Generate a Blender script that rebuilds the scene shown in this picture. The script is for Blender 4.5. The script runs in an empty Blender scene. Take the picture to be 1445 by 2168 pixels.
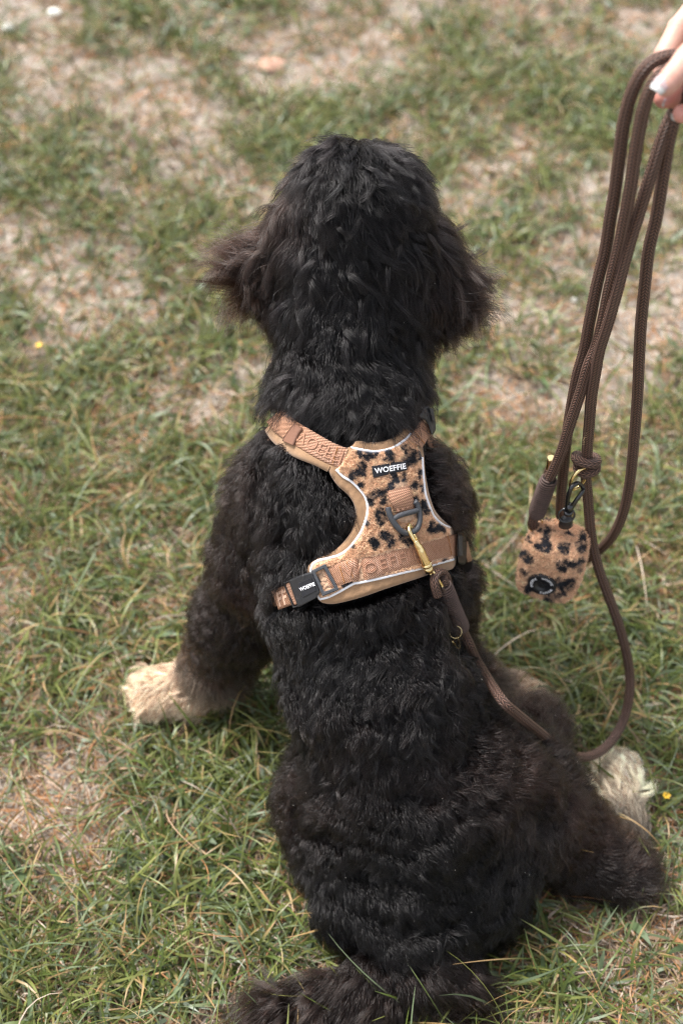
import bpy, math, random
import numpy as np
from mathutils import Vector, Matrix
from mathutils.geometry import delaunay_2d_cdt
from mathutils.bvhtree import BVHTree
from mathutils.kdtree import KDTree

random.seed(7)
RNG = np.random.default_rng(7)
SC = bpy.context.scene
C = SC.collection

# ------------------------------------------------------------------ camera
CAM = np.array([0.0, 0.0, 1.35])
PITCH = math.radians(50.0)
FWD = np.array([0.0, math.cos(PITCH), -math.sin(PITCH)])
UP = np.array([0.0, math.sin(PITCH), math.cos(PITCH)])
FPX = 50.0 / 36.0 * 2168.0
cam = bpy.data.cameras.new('camera')
cam.sensor_fit = 'VERTICAL'
cam.sensor_height = 36.0
cam.sensor_width = 24.0
cam.lens = 50.0
cam.clip_start = 0.05
cam.clip_end = 500.0
cam.dof.use_dof = True
cam.dof.focus_distance = 1.23
cam.dof.aperture_fstop = 3.9
camo = bpy.data.objects.new('camera', cam)
C.objects.link(camo)
camo.location = CAM
camo.rotation_euler = (math.radians(90) - PITCH, 0, 0)
SC.camera = camo

# ------------------------------------------------------------------ sky, sun, exposure
SUN_EL, SUN_AZ = math.radians(58), math.radians(-50)      # azimuth from +Y towards +X
w = bpy.data.worlds.new('World')
SC.world = w
w.use_nodes = True
nt = w.node_tree
bg = nt.nodes['Background']
sky = nt.nodes.new('ShaderNodeTexSky')
sky.sky_type = 'NISHITA'
sky.sun_disc = False
sky.sun_elevation = SUN_EL
sky.sun_rotation = SUN_AZ
sky.air_density = 1.0
sky.dust_density = 4.0
hs = nt.nodes.new('ShaderNodeHueSaturation')
hs.inputs['Saturation'].default_value = 0.35
nt.links.new(sky.outputs[0], hs.inputs['Color'])
nt.links.new(hs.outputs[0], bg.inputs[0])
bg.inputs[1].default_value = 0.15
sl = bpy.data.lights.new('sun', 'SUN')
sl.energy = 2.5
sl.angle = math.radians(18)
sl.color = (1.0, 0.97, 0.94)
so = bpy.data.objects.new('sun', sl)
C.objects.link(so)
sd = Vector((math.sin(SUN_AZ) * math.cos(SUN_EL), math.cos(SUN_AZ) * math.cos(SUN_EL), math.sin(SUN_EL)))
so.rotation_euler = sd.to_track_quat('Z', 'Y').to_euler()
so.location = (-3, 3, 5)
SC.view_settings.view_transform = 'Standard'
SC.view_settings.look = 'None'
SC.cycles.filter_width = 1.15
SC.cycles.use_denoising = True
SC.cycles.denoising_prefilter = 'NONE'
SC.cycles.sample_clamp_indirect = 3.0
SC.cycles.sample_clamp_direct = 8.0
SC.view_settings.exposure = 1.06
SC.view_settings.gamma = 1.0
SC.view_settings.use_curve_mapping = False


# ------------------------------------------------------------------ helpers
def ray(u, v):
    a = (np.asarray(u, float) - 722.5) / FPX
    b = (1084.0 - np.asarray(v, float)) / FPX
    return np.stack([a, FWD[1] + b * UP[1], FWD[2] + b * UP[2]], -1)


def P(u, v, D):                       # point at depth D in front of the lens
    return CAM + ray(u, v) * np.asarray(D, float)[..., None]


def PY(u, v, y):                      # point on the vertical plane at distance y
    r = ray(u, v)
    return CAM + r * (np.asarray(y, float) / r[..., 1])[..., None]


def PG(u, v, z=0.0):                  # point on the ground
    r = ray(u, v)
    return CAM + r * ((z - CAM[2]) / r[..., 2])[..., None]


def to_px(p):
    q = p - CAM
    d = q @ FWD
    return 722.5 + FPX * q[..., 0] / d, 1084.0 - FPX * (q @ UP) / d, d


def _hash(ix, iy, iz, s):
    n = (ix * 374761393 + iy * 668265263 + iz * 2147483647 + s * 974634777) & 0xffffffff
    n = ((n ^ (n >> 13)) * 1274126177) & 0xffffffff
    n = ((n ^ (n >> 16)) * 2246822519) & 0xffffffff
    return ((n ^ (n >> 15)) & 0xffffff) / float(0xffffff)


def vnoise(p, s=0):
    p = np.asarray(p, float)
    i = np.floor(p).astype(np.int64)
    f = p - i
    f = f * f * (3 - 2 * f)
    r = 0
    for dx in (0, 1):
        for dy in (0, 1):
            for dz in (0, 1):
                h = _hash(i[..., 0] + dx, i[..., 1] + dy, i[..., 2] + dz, s)
                r = r + h * (f[..., 0] if dx else 1 - f[..., 0]) * (f[..., 1] if dy else 1 - f[..., 1]) * (f[..., 2] if dz else 1 - f[..., 2])
    return r


def fbm(p, s=0, o=3):
    r, a, t = 0, 1.0, 0.0
    for k in range(o):
        r = r + a * vnoise(np.asarray(p) * (2 ** k), s + k * 17)
        t += a
        a *= .5
    return r / t


def worley(p, s=0):                   # F1 distance and cell id
    i = np.floor(p).astype(np.int64)
    best = np.full(p.shape[:-1], 9.0)
    cid = np.zeros(p.shape[:-1])
    for dx in (-1, 0, 1):
        for dy in (-1, 0, 1):
            for dz in (-1, 0, 1):
                c = i + np.array([dx, dy, dz])
                o = np.stack([_hash(c[..., 0], c[..., 1], c[..., 2], s + k) for k in (1, 2, 3)], -1)
                d = np.linalg.norm(c + o - p, axis=-1)
                m = d < best
                best = np.where(m, d, best)
                cid = np.where(m, _hash(c[..., 0], c[..., 1], c[..., 2], s + 9), cid)
    return best, cid


def norm(a):
    return a / np.maximum(np.linalg.norm(a, axis=-1, keepdims=True), 1e-9)


def mesh_np(name, V, F, mat, parent=None, cols=None, smooth=True, uv=None):
    """F: (n,3) or (n,4) int array, or list of arrays"""
    V = np.asarray(V, np.float32)
    Fs = F if isinstance(F, list) else [np.asarray(F)]
    me = bpy.data.meshes.new(name)
    loops = np.concatenate([f.reshape(-1) for f in Fs]).astype(np.int32)
    tot = np.concatenate([np.full(len(f), f.shape[1], np.int32) for f in Fs])
    st = np.concatenate([[0], np.cumsum(tot)[:-1]]).astype(np.int32)
    me.vertices.add(len(V))
    me.vertices.foreach_set('co', V.ravel())
    me.loops.add(len(loops))
    me.loops.foreach_set('vertex_index', loops)
    me.polygons.add(len(tot))
    me.polygons.foreach_set('loop_start', st)
    me.polygons.foreach_set('loop_total', tot)
    me.polygons.foreach_set('use_smooth', np.full(len(tot), smooth, bool))
    me.update(calc_edges=True)
    if cols is not None:
        a = me.color_attributes.new('tint', 'FLOAT_COLOR', 'POINT')
        cc = np.ones((len(V), 4), np.float32)
        cc[:, :3] = cols
        a.data.foreach_set('color', cc.ravel())
    if uv is not None:
        l = me.uv_layers.new(name='UVMap')
        l.data.foreach_set('uv', np.asarray(uv, np.float32)[loops].ravel())
    me.materials.append(mat)
    me.validate()
    o = bpy.data.objects.new(name, me)
    C.objects.link(o)
    if parent is not None:
        o.parent = parent
    return o


def merge(parts):
    V, F, n = [], [], 0
    for v, f in parts:
        V.append(v)
        F.append(f + n)
        n += len(v)
    return np.concatenate(V), np.concatenate(F)


def empty(name, loc, label, cat, group=None):
    o = bpy.data.objects.new(name, None)
    C.objects.link(o)
    o.empty_display_size = .05
    o['label'] = label
    o['category'] = cat
    if group:
        o['group'] = group
    return o


def tag(o, label=None, cat=None, group=None, kind=None):
    for k, x in (('label', label), ('category', cat), ('group', group), ('kind', kind)):
        if x:
            o[k] = x
    return o


# ---- materials
def mat(name, col=(.5, .5, .5), rough=.6, metal=0.0, attr=False, nscale=0, namt=.25, bump=0, bscale=200, spec=.5, sheen=0, sss=0, transl=0):
    m = bpy.data.materials.new(name)
    m.use_nodes = True
    t = m.node_tree
    b = t.nodes['Principled BSDF']
    b.inputs['Roughness'].default_value = rough
    b.inputs['Metallic'].default_value = metal
    b.inputs['Specular IOR Level'].default_value = spec
    b.inputs['Sheen Weight'].default_value = sheen
    if sss:
        b.inputs['Subsurface Weight'].default_value = sss
        b.inputs['Subsurface Radius'].default_value = (.6, .25, .15)
        b.inputs['Subsurface Scale'].default_value = .01
    tc = t.nodes.new('ShaderNodeTexCoord')
    if attr:
        src = t.nodes.new('ShaderNodeAttribute')
        src.attribute_name = 'tint'
        out = src.outputs['Color']
    else:
        src = t.nodes.new('ShaderNodeRGB')
        src.outputs[0].default_value = (*col, 1)
        out = src.outputs[0]
    if nscale:
        n = t.nodes.new('ShaderNodeTexNoise')
        n.inputs['Scale'].default_value = nscale
        n.inputs['Detail'].default_value = 5
        t.links.new(tc.outputs['Object'], n.inputs['Vector'])
        mr = t.nodes.new('ShaderNodeMapRange')
        mr.inputs['From Min'].default_value = .3
        mr.inputs['From Max'].default_value = .7
        mr.inputs['To Min'].default_value = 1 - namt
        mr.inputs['To Max'].default_value = 1 + namt
        t.links.new(n.outputs['Fac'], mr.inputs['Value'])
        vm = t.nodes.new('ShaderNodeVectorMath')
        vm.operation = 'SCALE'
        t.links.new(out, vm.inputs[0])
        t.links.new(mr.outputs[0], vm.inputs['Scale'])
        out = vm.outputs[0]
    t.links.new(out, b.inputs['Base Color'])
    if bump:
        n2 = t.nodes.new('ShaderNodeTexNoise')
        n2.inputs['Scale'].default_value = bscale
        n2.inputs['Detail'].default_value = 6
        t.links.new(tc.outputs['Object'], n2.inputs['Vector'])
        bp = t.nodes.new('ShaderNodeBump')
        bp.inputs['Strength'].default_value = bump
        bp.inputs['Distance'].default_value = .001
        t.links.new(n2.outputs['Fac'], bp.inputs['Height'])
        t.links.new(bp.outputs[0], b.inputs['Normal'])
    if transl:
        tr = t.nodes.new('ShaderNodeBsdfTranslucent')
        mx = t.nodes.new('ShaderNodeMixShader')
        mx.inputs[0].default_value = transl
        t.links.new(out, tr.inputs[0])
        t.links.new(b.outputs[0], mx.inputs[1])
        t.links.new(tr.outputs[0], mx.inputs[2])
        t.links.new(mx.outputs[0], t.nodes['Material Output'].inputs[0])
    return m


def weave_mat(name, c_hi, c_lo, nu, nv, rough=.55, kind='braid', bump=.6, dist=.0008):
    """woven look from UVs: u around / across, v along (metres)"""
    m = bpy.data.materials.new(name)
    m.use_nodes = True
    t = m.node_tree
    b = t.nodes['Principled BSDF']
    b.inputs['Roughness'].default_value = rough
    uv = t.nodes.new('ShaderNodeUVMap')
    sep = t.nodes.new('ShaderNodeSeparateXYZ')
    t.links.new(uv.outputs[0], sep.inputs[0])

    def M(op, a, bb=None, c=None):
        n = t.nodes.new('ShaderNodeMath')
        n.operation = op
        for i, x in enumerate((a, bb, c)):
            if x is None:
                continue
            if isinstance(x, (int, float)):
                n.inputs[i].default_value = x
            else:
                t.links.new(x, n.inputs[i])
        return n.outputs[0]
    U = M('MULTIPLY', sep.outputs[0], nu)
    W = M('MULTIPLY', sep.outputs[1], nv)
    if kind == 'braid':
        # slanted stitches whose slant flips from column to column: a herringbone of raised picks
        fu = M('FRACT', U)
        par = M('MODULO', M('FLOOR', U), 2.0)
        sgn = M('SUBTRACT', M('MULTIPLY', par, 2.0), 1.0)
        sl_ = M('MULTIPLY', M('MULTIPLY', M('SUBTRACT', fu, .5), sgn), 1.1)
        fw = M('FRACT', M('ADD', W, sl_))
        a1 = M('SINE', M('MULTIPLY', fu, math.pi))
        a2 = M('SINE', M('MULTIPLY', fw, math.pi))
        h = M('MULTIPLY', M('POWER', a1, .45), a2)  # low value also darkens the colour: crevice shade painted between picks
    else:
        # ribbed webbing: fine diagonal twill
        h1 = M('SINE', M('MULTIPLY', M('ADD', U, M('MULTIPLY', W, .55)), 6.2832))
        h2 = M('SINE', M('MULTIPLY', W, 6.2832 * .9))
        h = M('ADD', M('MULTIPLY', M('ADD', h1, M('MULTIPLY', h2, .5)), .33), .5)
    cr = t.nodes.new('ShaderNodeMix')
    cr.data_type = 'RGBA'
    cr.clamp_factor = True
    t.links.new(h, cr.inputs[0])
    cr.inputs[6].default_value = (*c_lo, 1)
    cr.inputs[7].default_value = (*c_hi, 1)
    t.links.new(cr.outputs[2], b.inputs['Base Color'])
    bp = t.nodes.new('ShaderNodeBump')
    bp.inputs['Strength'].default_value = bump
    bp.inputs['Distance'].default_value = dist
    t.links.new(h, bp.inputs['Height'])
    t.links.new(bp.outputs[0], b.inputs['Normal'])
    return m


def catmull(pts, step):
    p = np.asarray(pts, float)
    p = np.concatenate([[2 * p[0] - p[1]], p, [2 * p[-1] - p[-2]]])
    out = []
    for i in range(1, len(p) - 2):
        n = max(2, int(np.linalg.norm((p[i + 1] - p[i])[:3]) / step))
        t = np.linspace(0, 1, n, endpoint=False)[:, None]
        a, b, c, d = p[i - 1], p[i], p[i + 1], p[i + 2]
        out.append(.5 * (2 * b + (c - a) * t + (2 * a - 5 * b + 4 * c - d) * t ** 2 + (3 * b - a - 3 * c + d) * t ** 3))
    out.append(p[-2][None])
    return np.concatenate(out)


def tube(path, r, seg=12, close=False, flat=1.0, caps=True, hint=(0, -1, .3)):
    """(V, quads, uv): swept tube; r scalar or per-point"""
    p = np.asarray(path, float)
    n = len(p)
    r = np.broadcast_to(np.asarray(r, float), (n,))
    T = norm(np.roll(p, -1, 0) - np.roll(p, 1, 0)) if close else norm(np.gradient(p, axis=0))
    N = np.zeros_like(p)
    h = np.array(hint, float)
    nn = h - T[0] * (h @ T[0])
    N[0] = nn / np.linalg.norm(nn)
    for i in range(1, n):
        nn = N[i - 1] - T[i] * (N[i - 1] @ T[i])
        N[i] = nn / max(np.linalg.norm(nn), 1e-9)
    B = np.cross(T, N)
    a = np.linspace(0, 2 * np.pi, seg, endpoint=False)
    V = p[:, None] + r[:, None, None] * (np.cos(a)[None, :, None] * N[:, None] * flat + np.sin(a)[None, :, None] * B[:, None])
    V = V.reshape(-1, 3)
    F = []
    m = n if close else n - 1
    i = np.arange(m)[:, None]
    j = np.arange(seg)[None]
    i2 = (i + 1) % n
    j2 = (j + 1) % seg
    F = np.stack([i * seg + j, i * seg + j2, i2 * seg + j2, i2 * seg + j], -1).reshape(-1, 4)
    if caps and not close:
        V = np.concatenate([V, p[:1], p[-1:]])
        a0, a1 = n * seg, n * seg + 1
        jj = np.arange(seg)
        k = (jj + 1) % seg
        c0 = np.stack([np.full(seg, a0), k, jj, jj], -1)
        c1 = np.stack([np.full(seg, a1), (n - 1) * seg + jj, (n - 1) * seg + k, (n - 1) * seg + k], -1)
        return V, F, c0[:, :3], c1[:, :3]
    return V, F, None, None


def add_tube(name, path, r, m, parent, seg=12, close=False, flat=1.0, hint=(0, -1, .3), disp=None):
    p = np.asarray(path, float)
    V, F, c0, c1 = tube(p, r, seg, close, flat, True, hint)
    Fs = [F] + ([c0, c1] if c0 is not None else [])
    return mesh_np(name, V, Fs, m, parent)


def rope_mesh(name, path, r, m, parent, seg=16):
    """rope with seam-free UVs (seam column doubled)"""
    p = np.asarray(path, float)
    n = len(p)
    r = np.broadcast_to(np.asarray(r, float), (n,))
    T = norm(np.gradient(p, axis=0))
    N = np.zeros_like(p)
    h = np.array((0.3, 1, .1))
    nn = h - T[0] * (h @ T[0])
    N[0] = nn / np.linalg.norm(nn)
    for i in range(1, n):
        nn = N[i - 1] - T[i] * (N[i - 1] @ T[i])
        N[i] = nn / max(np.linalg.norm(nn), 1e-9)
    B = np.cross(T, N)
    a = np.linspace(0, 2 * np.pi, seg + 1)
    V = p[:, None] + r[:, None, None] * (np.cos(a)[None, :, None] * N[:, None] + np.sin(a)[None, :, None] * B[:, None])
    L = np.concatenate([[0], np.cumsum(np.linalg.norm(np.diff(p, axis=0), axis=1))])
    uv = np.stack(np.broadcast_arrays(a[None] / (2 * np.pi), L[:, None]), -1).reshape(-1, 2)
    s = seg + 1
    i = np.arange(n - 1)[:, None]
    j = np.arange(seg)[None]
    F = np.stack([i * s + j, i * s + j + 1, (i + 1) * s + j + 1, (i + 1) * s + j], -1).reshape(-1, 4)
    V = np.concatenate([V.reshape(-1, 3), p[:1], p[-1:]])
    uv = np.concatenate([uv, [[0, 0], [0, 0]]])
    jj = np.arange(seg)
    c0 = np.stack([np.full(seg, n * s), jj + 1, jj], -1)
    c1 = np.stack([np.full(seg, n * s + 1), (n - 1) * s + jj, (n - 1) * s + jj + 1], -1)
    return mesh_np(name, V, [F, c0, c1], m, parent, uv=uv)


# ---- implicit bodies: smooth union of round cones, polygonised with surface nets
def sdf_cones(pts, prims, k):
    d = None
    for a, ra, b, rb in prims:
        ab = b - a
        t = np.clip(((pts - a) @ ab) / max(ab @ ab, 1e-12), 0, 1)
        q = np.linalg.norm(pts - (a + t[..., None] * ab), axis=-1) - (ra + (rb - ra) * t)
        if d is None:
            d = q
        else:
            h = np.clip(.5 + .5 * (d - q) / k, 0, 1)
            d = d * (1 - h) + q * h - k * h * (1 - h)
    return d


def surface_nets(fn, lo, hi, vs):
    n = np.ceil((hi - lo) / vs).astype(int) + 1
    ax = [lo[i] + vs * np.arange(n[i]) for i in range(3)]
    G = np.stack(np.meshgrid(*ax, indexing='ij'), -1)
    D = fn(G.reshape(-1, 3)).reshape(n)
    S = D < 0
    c = n - 1
    acc = np.zeros((*c, 3))
    cnt = np.zeros(c)
    corner = [(i, j, k) for i in (0, 1) for j in (0, 1) for k in (0, 1)]

    def sl(o):
        return tuple(slice(o[i], o[i] + c[i]) for i in range(3))
    for o in corner:
        for axis in range(3):
            if o[axis]:
                continue
            o2 = list(o)
            o2[axis] = 1
            d0, d1 = D[sl(o)], D[sl(o2)]
            m = (d0 < 0) != (d1 < 0)
            t = np.where(m, d0 / np.where(m, d0 - d1, 1), 0)
            for ax_ in range(3):
                acc[..., ax_] += np.where(m, o[ax_] + (t if ax_ == axis else 0), 0)
            cnt += m
    act = cnt > 0
    idx = -np.ones(c, int)
    idx[act] = np.arange(act.sum())
    cell = np.argwhere(act)
    V = lo + vs * (cell + acc[act] / cnt[act][:, None])
    F = []
    for axis in range(3):
        o2 = [0, 0, 0]
        o2[axis] = 1
        a = S[tuple(slice(0, n[i] - o2[i]) for i in range(3))]
        b = S[tuple(slice(o2[i], n[i]) for i in range(3))]
        e = np.argwhere(a != b)
        u_, v_ = (axis + 1) % 3, (axis + 2) % 3
        e = e[(e[:, u_] > 0) & (e[:, v_] > 0) & (e[:, u_] < c[u_]) & (e[:, v_] < c[v_])]
        du = np.zeros(3, int)
        du[u_] = 1
        dv = np.zeros(3, int)
        dv[v_] = 1
        q = [e, e - du, e - du - dv, e - dv]
        q = np.stack([idx[tuple(x.T)] for x in q], -1)
        flip = ~a[tuple(e.T)]
        q[flip] = q[flip][:, ::-1]
        F.append(q)
    return V, np.concatenate(F)


def vnormals(V, F):
    a = V[F[:, 2]] - V[F[:, 0]]
    b = V[F[:, 3]] - V[F[:, 1]]
    fn = np.cross(a, b)
    N = np.zeros_like(V)
    for k in range(4):
        np.add.at(N, F[:, k], fn)
    return norm(N)


def inpoly(u, v, poly):
    u, v = np.asarray(u), np.asarray(v)
    x, y = np.asarray(poly, float).T
    r = np.zeros(u.shape, bool)
    j = len(x) - 1
    for i in range(len(x)):
        m = (y[i] > v) != (y[j] > v)
        xi = (x[j] - x[i]) * (v - y[i]) / (y[j] - y[i] + 1e-12) + x[i]
        r ^= m & (u < xi)
        j = i
    return r


def polydist(u, v, line, closed=True):
    L = np.asarray(line, float)
    A = L if closed else L[:-1]
    B = np.roll(L, -1, 0) if closed else L[1:]
    d = np.full(np.shape(u), 1e9)
    for a, b in zip(A, B):
        ab = b - a
        t = np.clip(((u - a[0]) * ab[0] + (v - a[1]) * ab[1]) / max(ab @ ab, 1e-9), 0, 1)
        d = np.minimum(d, np.hypot(u - a[0] - t * ab[0], v - a[1] - t * ab[1]))
    return d


# ------------------------------------------------------------------ ground
BARE = [  # photograph px centre, spread px (u, v), strength : sandy worn spots
    (560, 120, 150, 40, .9), (330, 180, 150, 45, .7), (60, 165, 130, 22, .8), (690, 170, 110, 45, .6), (300, 260, 90, 30, .8),
    (30, 560, 110, 70, .6), (200, 420, 80, 25, .3), (480, 900, 70, 60, .6), (1180, 780, 110, 60, .35), (1150, 870, 90, 50, .5),
    (1430, 370, 60, 60, .8), (60, 1660, 130, 90, 1.1), (180, 1740, 160, 60, .9), (60, 1900, 90, 100, .8), (330, 1800, 60, 40, .5),
    (1400, 1880, 80, 90, 1.0), (600, 2040, 90, 60, .7), (30, 30, 90, 40, .7), (640, 40, 60, 20, .3), (150, 600, 120, 40, .3),
    (1080, 2120, 90, 60, .35), (250, 1310, 120, 60, .2), (900, 230, 120, 40, .35), (1390, 60, 60, 60, .6)]
LUSH = [  # greener, thicker spots
    (300, 1080, 260, 140, .7), (120, 760, 150, 70, .5), (420, 640, 90, 60, .3), (520, 1480, 120, 120, .8), (450, 1930, 180, 110, .9),
    (200, 2090, 220, 90, .8), (1250, 1450, 180, 150, .7), (1350, 1650, 120, 100, .8), (1080, 430, 90, 50, .8), (1200, 250, 160, 70, .5),
    (900, 60, 250, 40, .5), (430, 110, 60, 20, .8), (200, 400, 70, 20, .6), (420, 420, 70, 25, .7), (120, 320, 60, 25, .5),
    (1000, 800, 120, 60, .4), (1200, 2000, 150, 80, .4), (620, 1550, 50, 120, .7), (1380, 900, 90, 120, .3), (1120, 1050, 90, 80, .4)]


def field(x, y, lst):
    p = np.stack([x, y, np.zeros_like(x)], -1)
    u, v, d = to_px(p)
    ok = (d > .3)
    r = np.zeros_like(x)
    for a, b, s, t, k in lst:
        r += np.where(ok, k * np.exp(-.5 * (((u - a) / s) ** 2 + ((v - b) / t) ** 2)), 0)
    return r


def ground_h(x, y):
    p = np.stack([x, y, np.zeros_like(x)], -1)
    near = np.clip(1.5 - np.hypot(x, y - 1) / 6, 0, 1)
    return (.014 * (fbm(p * 5, 3) - .5) + .008 * (fbm(p * 28, 5) - .5) * near + .003 * (vnoise(p * 150, 8) - .5) * near)


def lushness(x, y):
    p = np.stack([x, y, np.zeros_like(x)], -1)
    n = fbm(p * np.array([3.2, 2.6, 1]), 21, 4)
    n2 = fbm(p * 10, 31, 3)
    n3 = vnoise(p * 26, 33)
    return np.clip(.53 + (n - .5) * .9 + (n2 - .5) * 1.5 + (n3 - .5) * 1.0 + field(x, y, LUSH) * .45 - field(x, y, BARE) * .54, .10, 1.2)


def axis(lo, hi, step, far):
    a = np.arange(lo, hi, step)
    g = [0.05]
    while sum(g) < far:
        g.append(g[-1] * 1.35)
    r = hi + np.cumsum(g)
    l = lo - np.cumsum(g)
    return np.concatenate([l[::-1], a, r])


gx = axis(-.95, .95, .0075, 70)
gy = axis(.35, 3.1, .0075, 70)
X, Y = np.meshgrid(gx, gy, indexing='ij')
Z = ground_h(X, Y)
V = np.stack([X, Y, Z], -1).reshape(-1, 3)
nx, ny = len(gx), len(gy)
ii, jj = np.meshgrid(np.arange(nx - 1), np.arange(ny - 1), indexing='ij')
F = np.stack([ii * ny + jj, (ii + 1) * ny + jj, (ii + 1) * ny + jj + 1, ii * ny + jj + 1], -1).reshape(-1, 4)
lu = lushness(V[:, 0], V[:, 1])
n1 = fbm(V * 40, 44, 3)[:, None]
n2 = fbm(V * 6, 45, 2)[:, None]
sand = np.array([.35, .305, .262])
soil = np.array([.15, .115, .085])
mixv = np.clip(lu * 1.25 + (n1[:, 0] - .5) * .9 - .1, 0, 1)[:, None]
gc = sand * (1 - mixv) + soil * mixv
gc = gc * (.72 + .56 * n1) * (.85 + .3 * n2)
M_ground = mat('ground_soil', attr=True, rough=.95, nscale=260, namt=.30, bump=.8, bscale=420, spec=.2)
go = mesh_np('ground', V, F, M_ground, cols=gc)
tag(go, kind='structure')


def blades(n, xr, yr, Lr, wr, keep, seg, droop, cols_fn, seed, upr=(.15, 1.2), dens=None, zoff=0.0, clumpy=.5, curl=.35):
    r = np.random.default_rng(seed)
    # tufts: blades share a root area and fan outwards
    nt_ = max(1, n // 9)
    tx = r.uniform(*xr, nt_)
    ty = r.uniform(*yr, nt_)
    ti = r.integers(0, nt_, n)
    spread = .011
    x = np.where(r.random(n) < clumpy, tx[ti] + r.normal(0, spread, n), r.uniform(*xr, n))
    y = np.where(r.random(n) < 2, np.where(np.abs(x - tx[ti]) < .05, ty[ti] + r.normal(0, spread, n), r.uniform(*yr, n)), 0)
    k = keep(x, y, r)
    x, y = x[k], y[k]
    ox, oy = (x - tx[ti[k]]), (y - ty[ti[k]])
    n = len(x)
    az = np.where(np.hypot(ox, oy) < .04, np.arctan2(oy, ox) + r.normal(0, .7, n), r.uniform(-np.pi, np.pi, n))
    L = r.uniform(*Lr, n) * (.6 + .8 * r.random(n))
    W = r.uniform(*wr, n)
    el = r.uniform(*upr, n)                      # start angle from horizontal
    dr = droop * r.uniform(.3, 1.5, n)
    cv = r.normal(0, curl, n)
    t = np.linspace(0, 1, seg + 1)
    ang = el[:, None] - dr[:, None] * t[None] ** 1.3
    azz = az[:, None] + cv[:, None] * t[None] * 2
    st = (L / seg)[:, None]
    dx = np.cos(ang) * np.cos(azz) * st
    dy = np.cos(ang) * np.sin(azz) * st
    dz = np.sin(ang) * st
    px = x[:, None] + np.concatenate([np.zeros((n, 1)), np.cumsum(dx[:, :-1], 1)], 1)
    py = y[:, None] + np.concatenate([np.zeros((n, 1)), np.cumsum(dy[:, :-1], 1)], 1)
    pz = np.concatenate([np.zeros((n, 1)), np.cumsum(dz[:, :-1], 1)], 1)
    g = ground_h(x, y)[:, None] + zoff
    pz = np.maximum(pz, r.uniform(.001, .012, n)[:, None] * np.clip(t * 4, 0, 1)[None]) + g
    tw = r.uniform(-.9, .9, n)[:, None] + r.normal(0, .8, n)[:, None] * t[None]
    side = np.stack([-np.sin(azz) * np.cos(tw), np.cos(azz) * np.cos(tw), np.sin(tw)], -1)
    wt = (W[:, None] * np.sin(np.clip(.25 + t * .75, 0, 1)[None] * np.pi) ** .7 * .5 + .0001)[..., None]
    Pc = np.stack([px, py, pz], -1)
    Vv = np.stack([Pc - side * wt, Pc + side * wt], 2)          # n, seg+1, 2, 3
    base = (np.arange(n) * (seg + 1) * 2)[:, None]
    s = (np.arange(seg) * 2)[None]
    Fq = np.stack([base + s, base + s + 1, base + s + 3, base + s + 2], -1).reshape(-1, 4)
    cc = cols_fn(n, t, r, x, y)                                 # n, seg+1, 3
    cc = np.repeat(cc[:, :, None], 2, 2)
    return Vv.reshape(-1, 3), Fq, cc.reshape(-1, 3)


def mixc(a, b, t):
    return a * (1 - t) + b * t


def green(n, t, r, x, y):
    k = r.random((n, 1, 1))
    a = np.array([.096, .132, .028])
    b = np.array([.185, .205, .055])
    c = np.array([.150, .195, .100])
    base = np.where(k < .45, a, np.where(k < .80, b, c)) * (.7 + .55 * r.random((n, 1, 1)))
    dry = np.array([.42, .27, .12])
    d = np.clip((t[None, :, None] - r.uniform(.35, 2.0, (n, 1, 1))) * 4, 0, 1)
    root = np.clip(1 - t[None, :, None] * 3, 0, 1) * .5
    return mixc(mixc(base * np.ones((1, len(t), 1)), dry, d), np.array([.22, .18, .10]), root)


def straw(n, t, r, x, y):
    k = r.random((n, 1, 1))
    a = np.array([.38, .255, .16])
    b = np.array([.40, .19, .075])
    c = np.array([.52, .42, .33])
    return np.where(k < .5, a, np.where(k < .78, b, c)) * (.6 + .6 * r.random((n, 1, 1))) * np.ones((1, len(t), 1))


def keep_green(pw, near=True):
    def f(x, y, r):
        l = lushness(x, y)
        u, v, d = to_px(np.stack([x, y, 0 * x], -1))
        k = r.random(len(x)) < np.clip(l, 0, 1) ** pw
        return k & ~in_dog(x, y)
    return f


def keep_dry(x, y, r):
    return (r.random(len(x)) < np.clip(1.15 - .9 * np.abs(lushness(x, y) - .4), .5, 1)) & ~in_dog(x, y)


def in_dog(x, y):
    p = np.stack([x, y, np.full_like(x, .02)], -1)
    box = (np.abs(x) < .5) & (y > .4) & (y < 1.3)
    r = np.zeros(len(x), bool)
    q = p[box]
    if len(q):
        r[box] = sdf_cones(q, DOG_SDF, .02) < -.008
    return r


M_grass = mat('grass_blade', attr=True, rough=.42, spec=.55, transl=.28)
M_straw = mat('dry_straw', attr=True, rough=.7, transl=.15)


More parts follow.
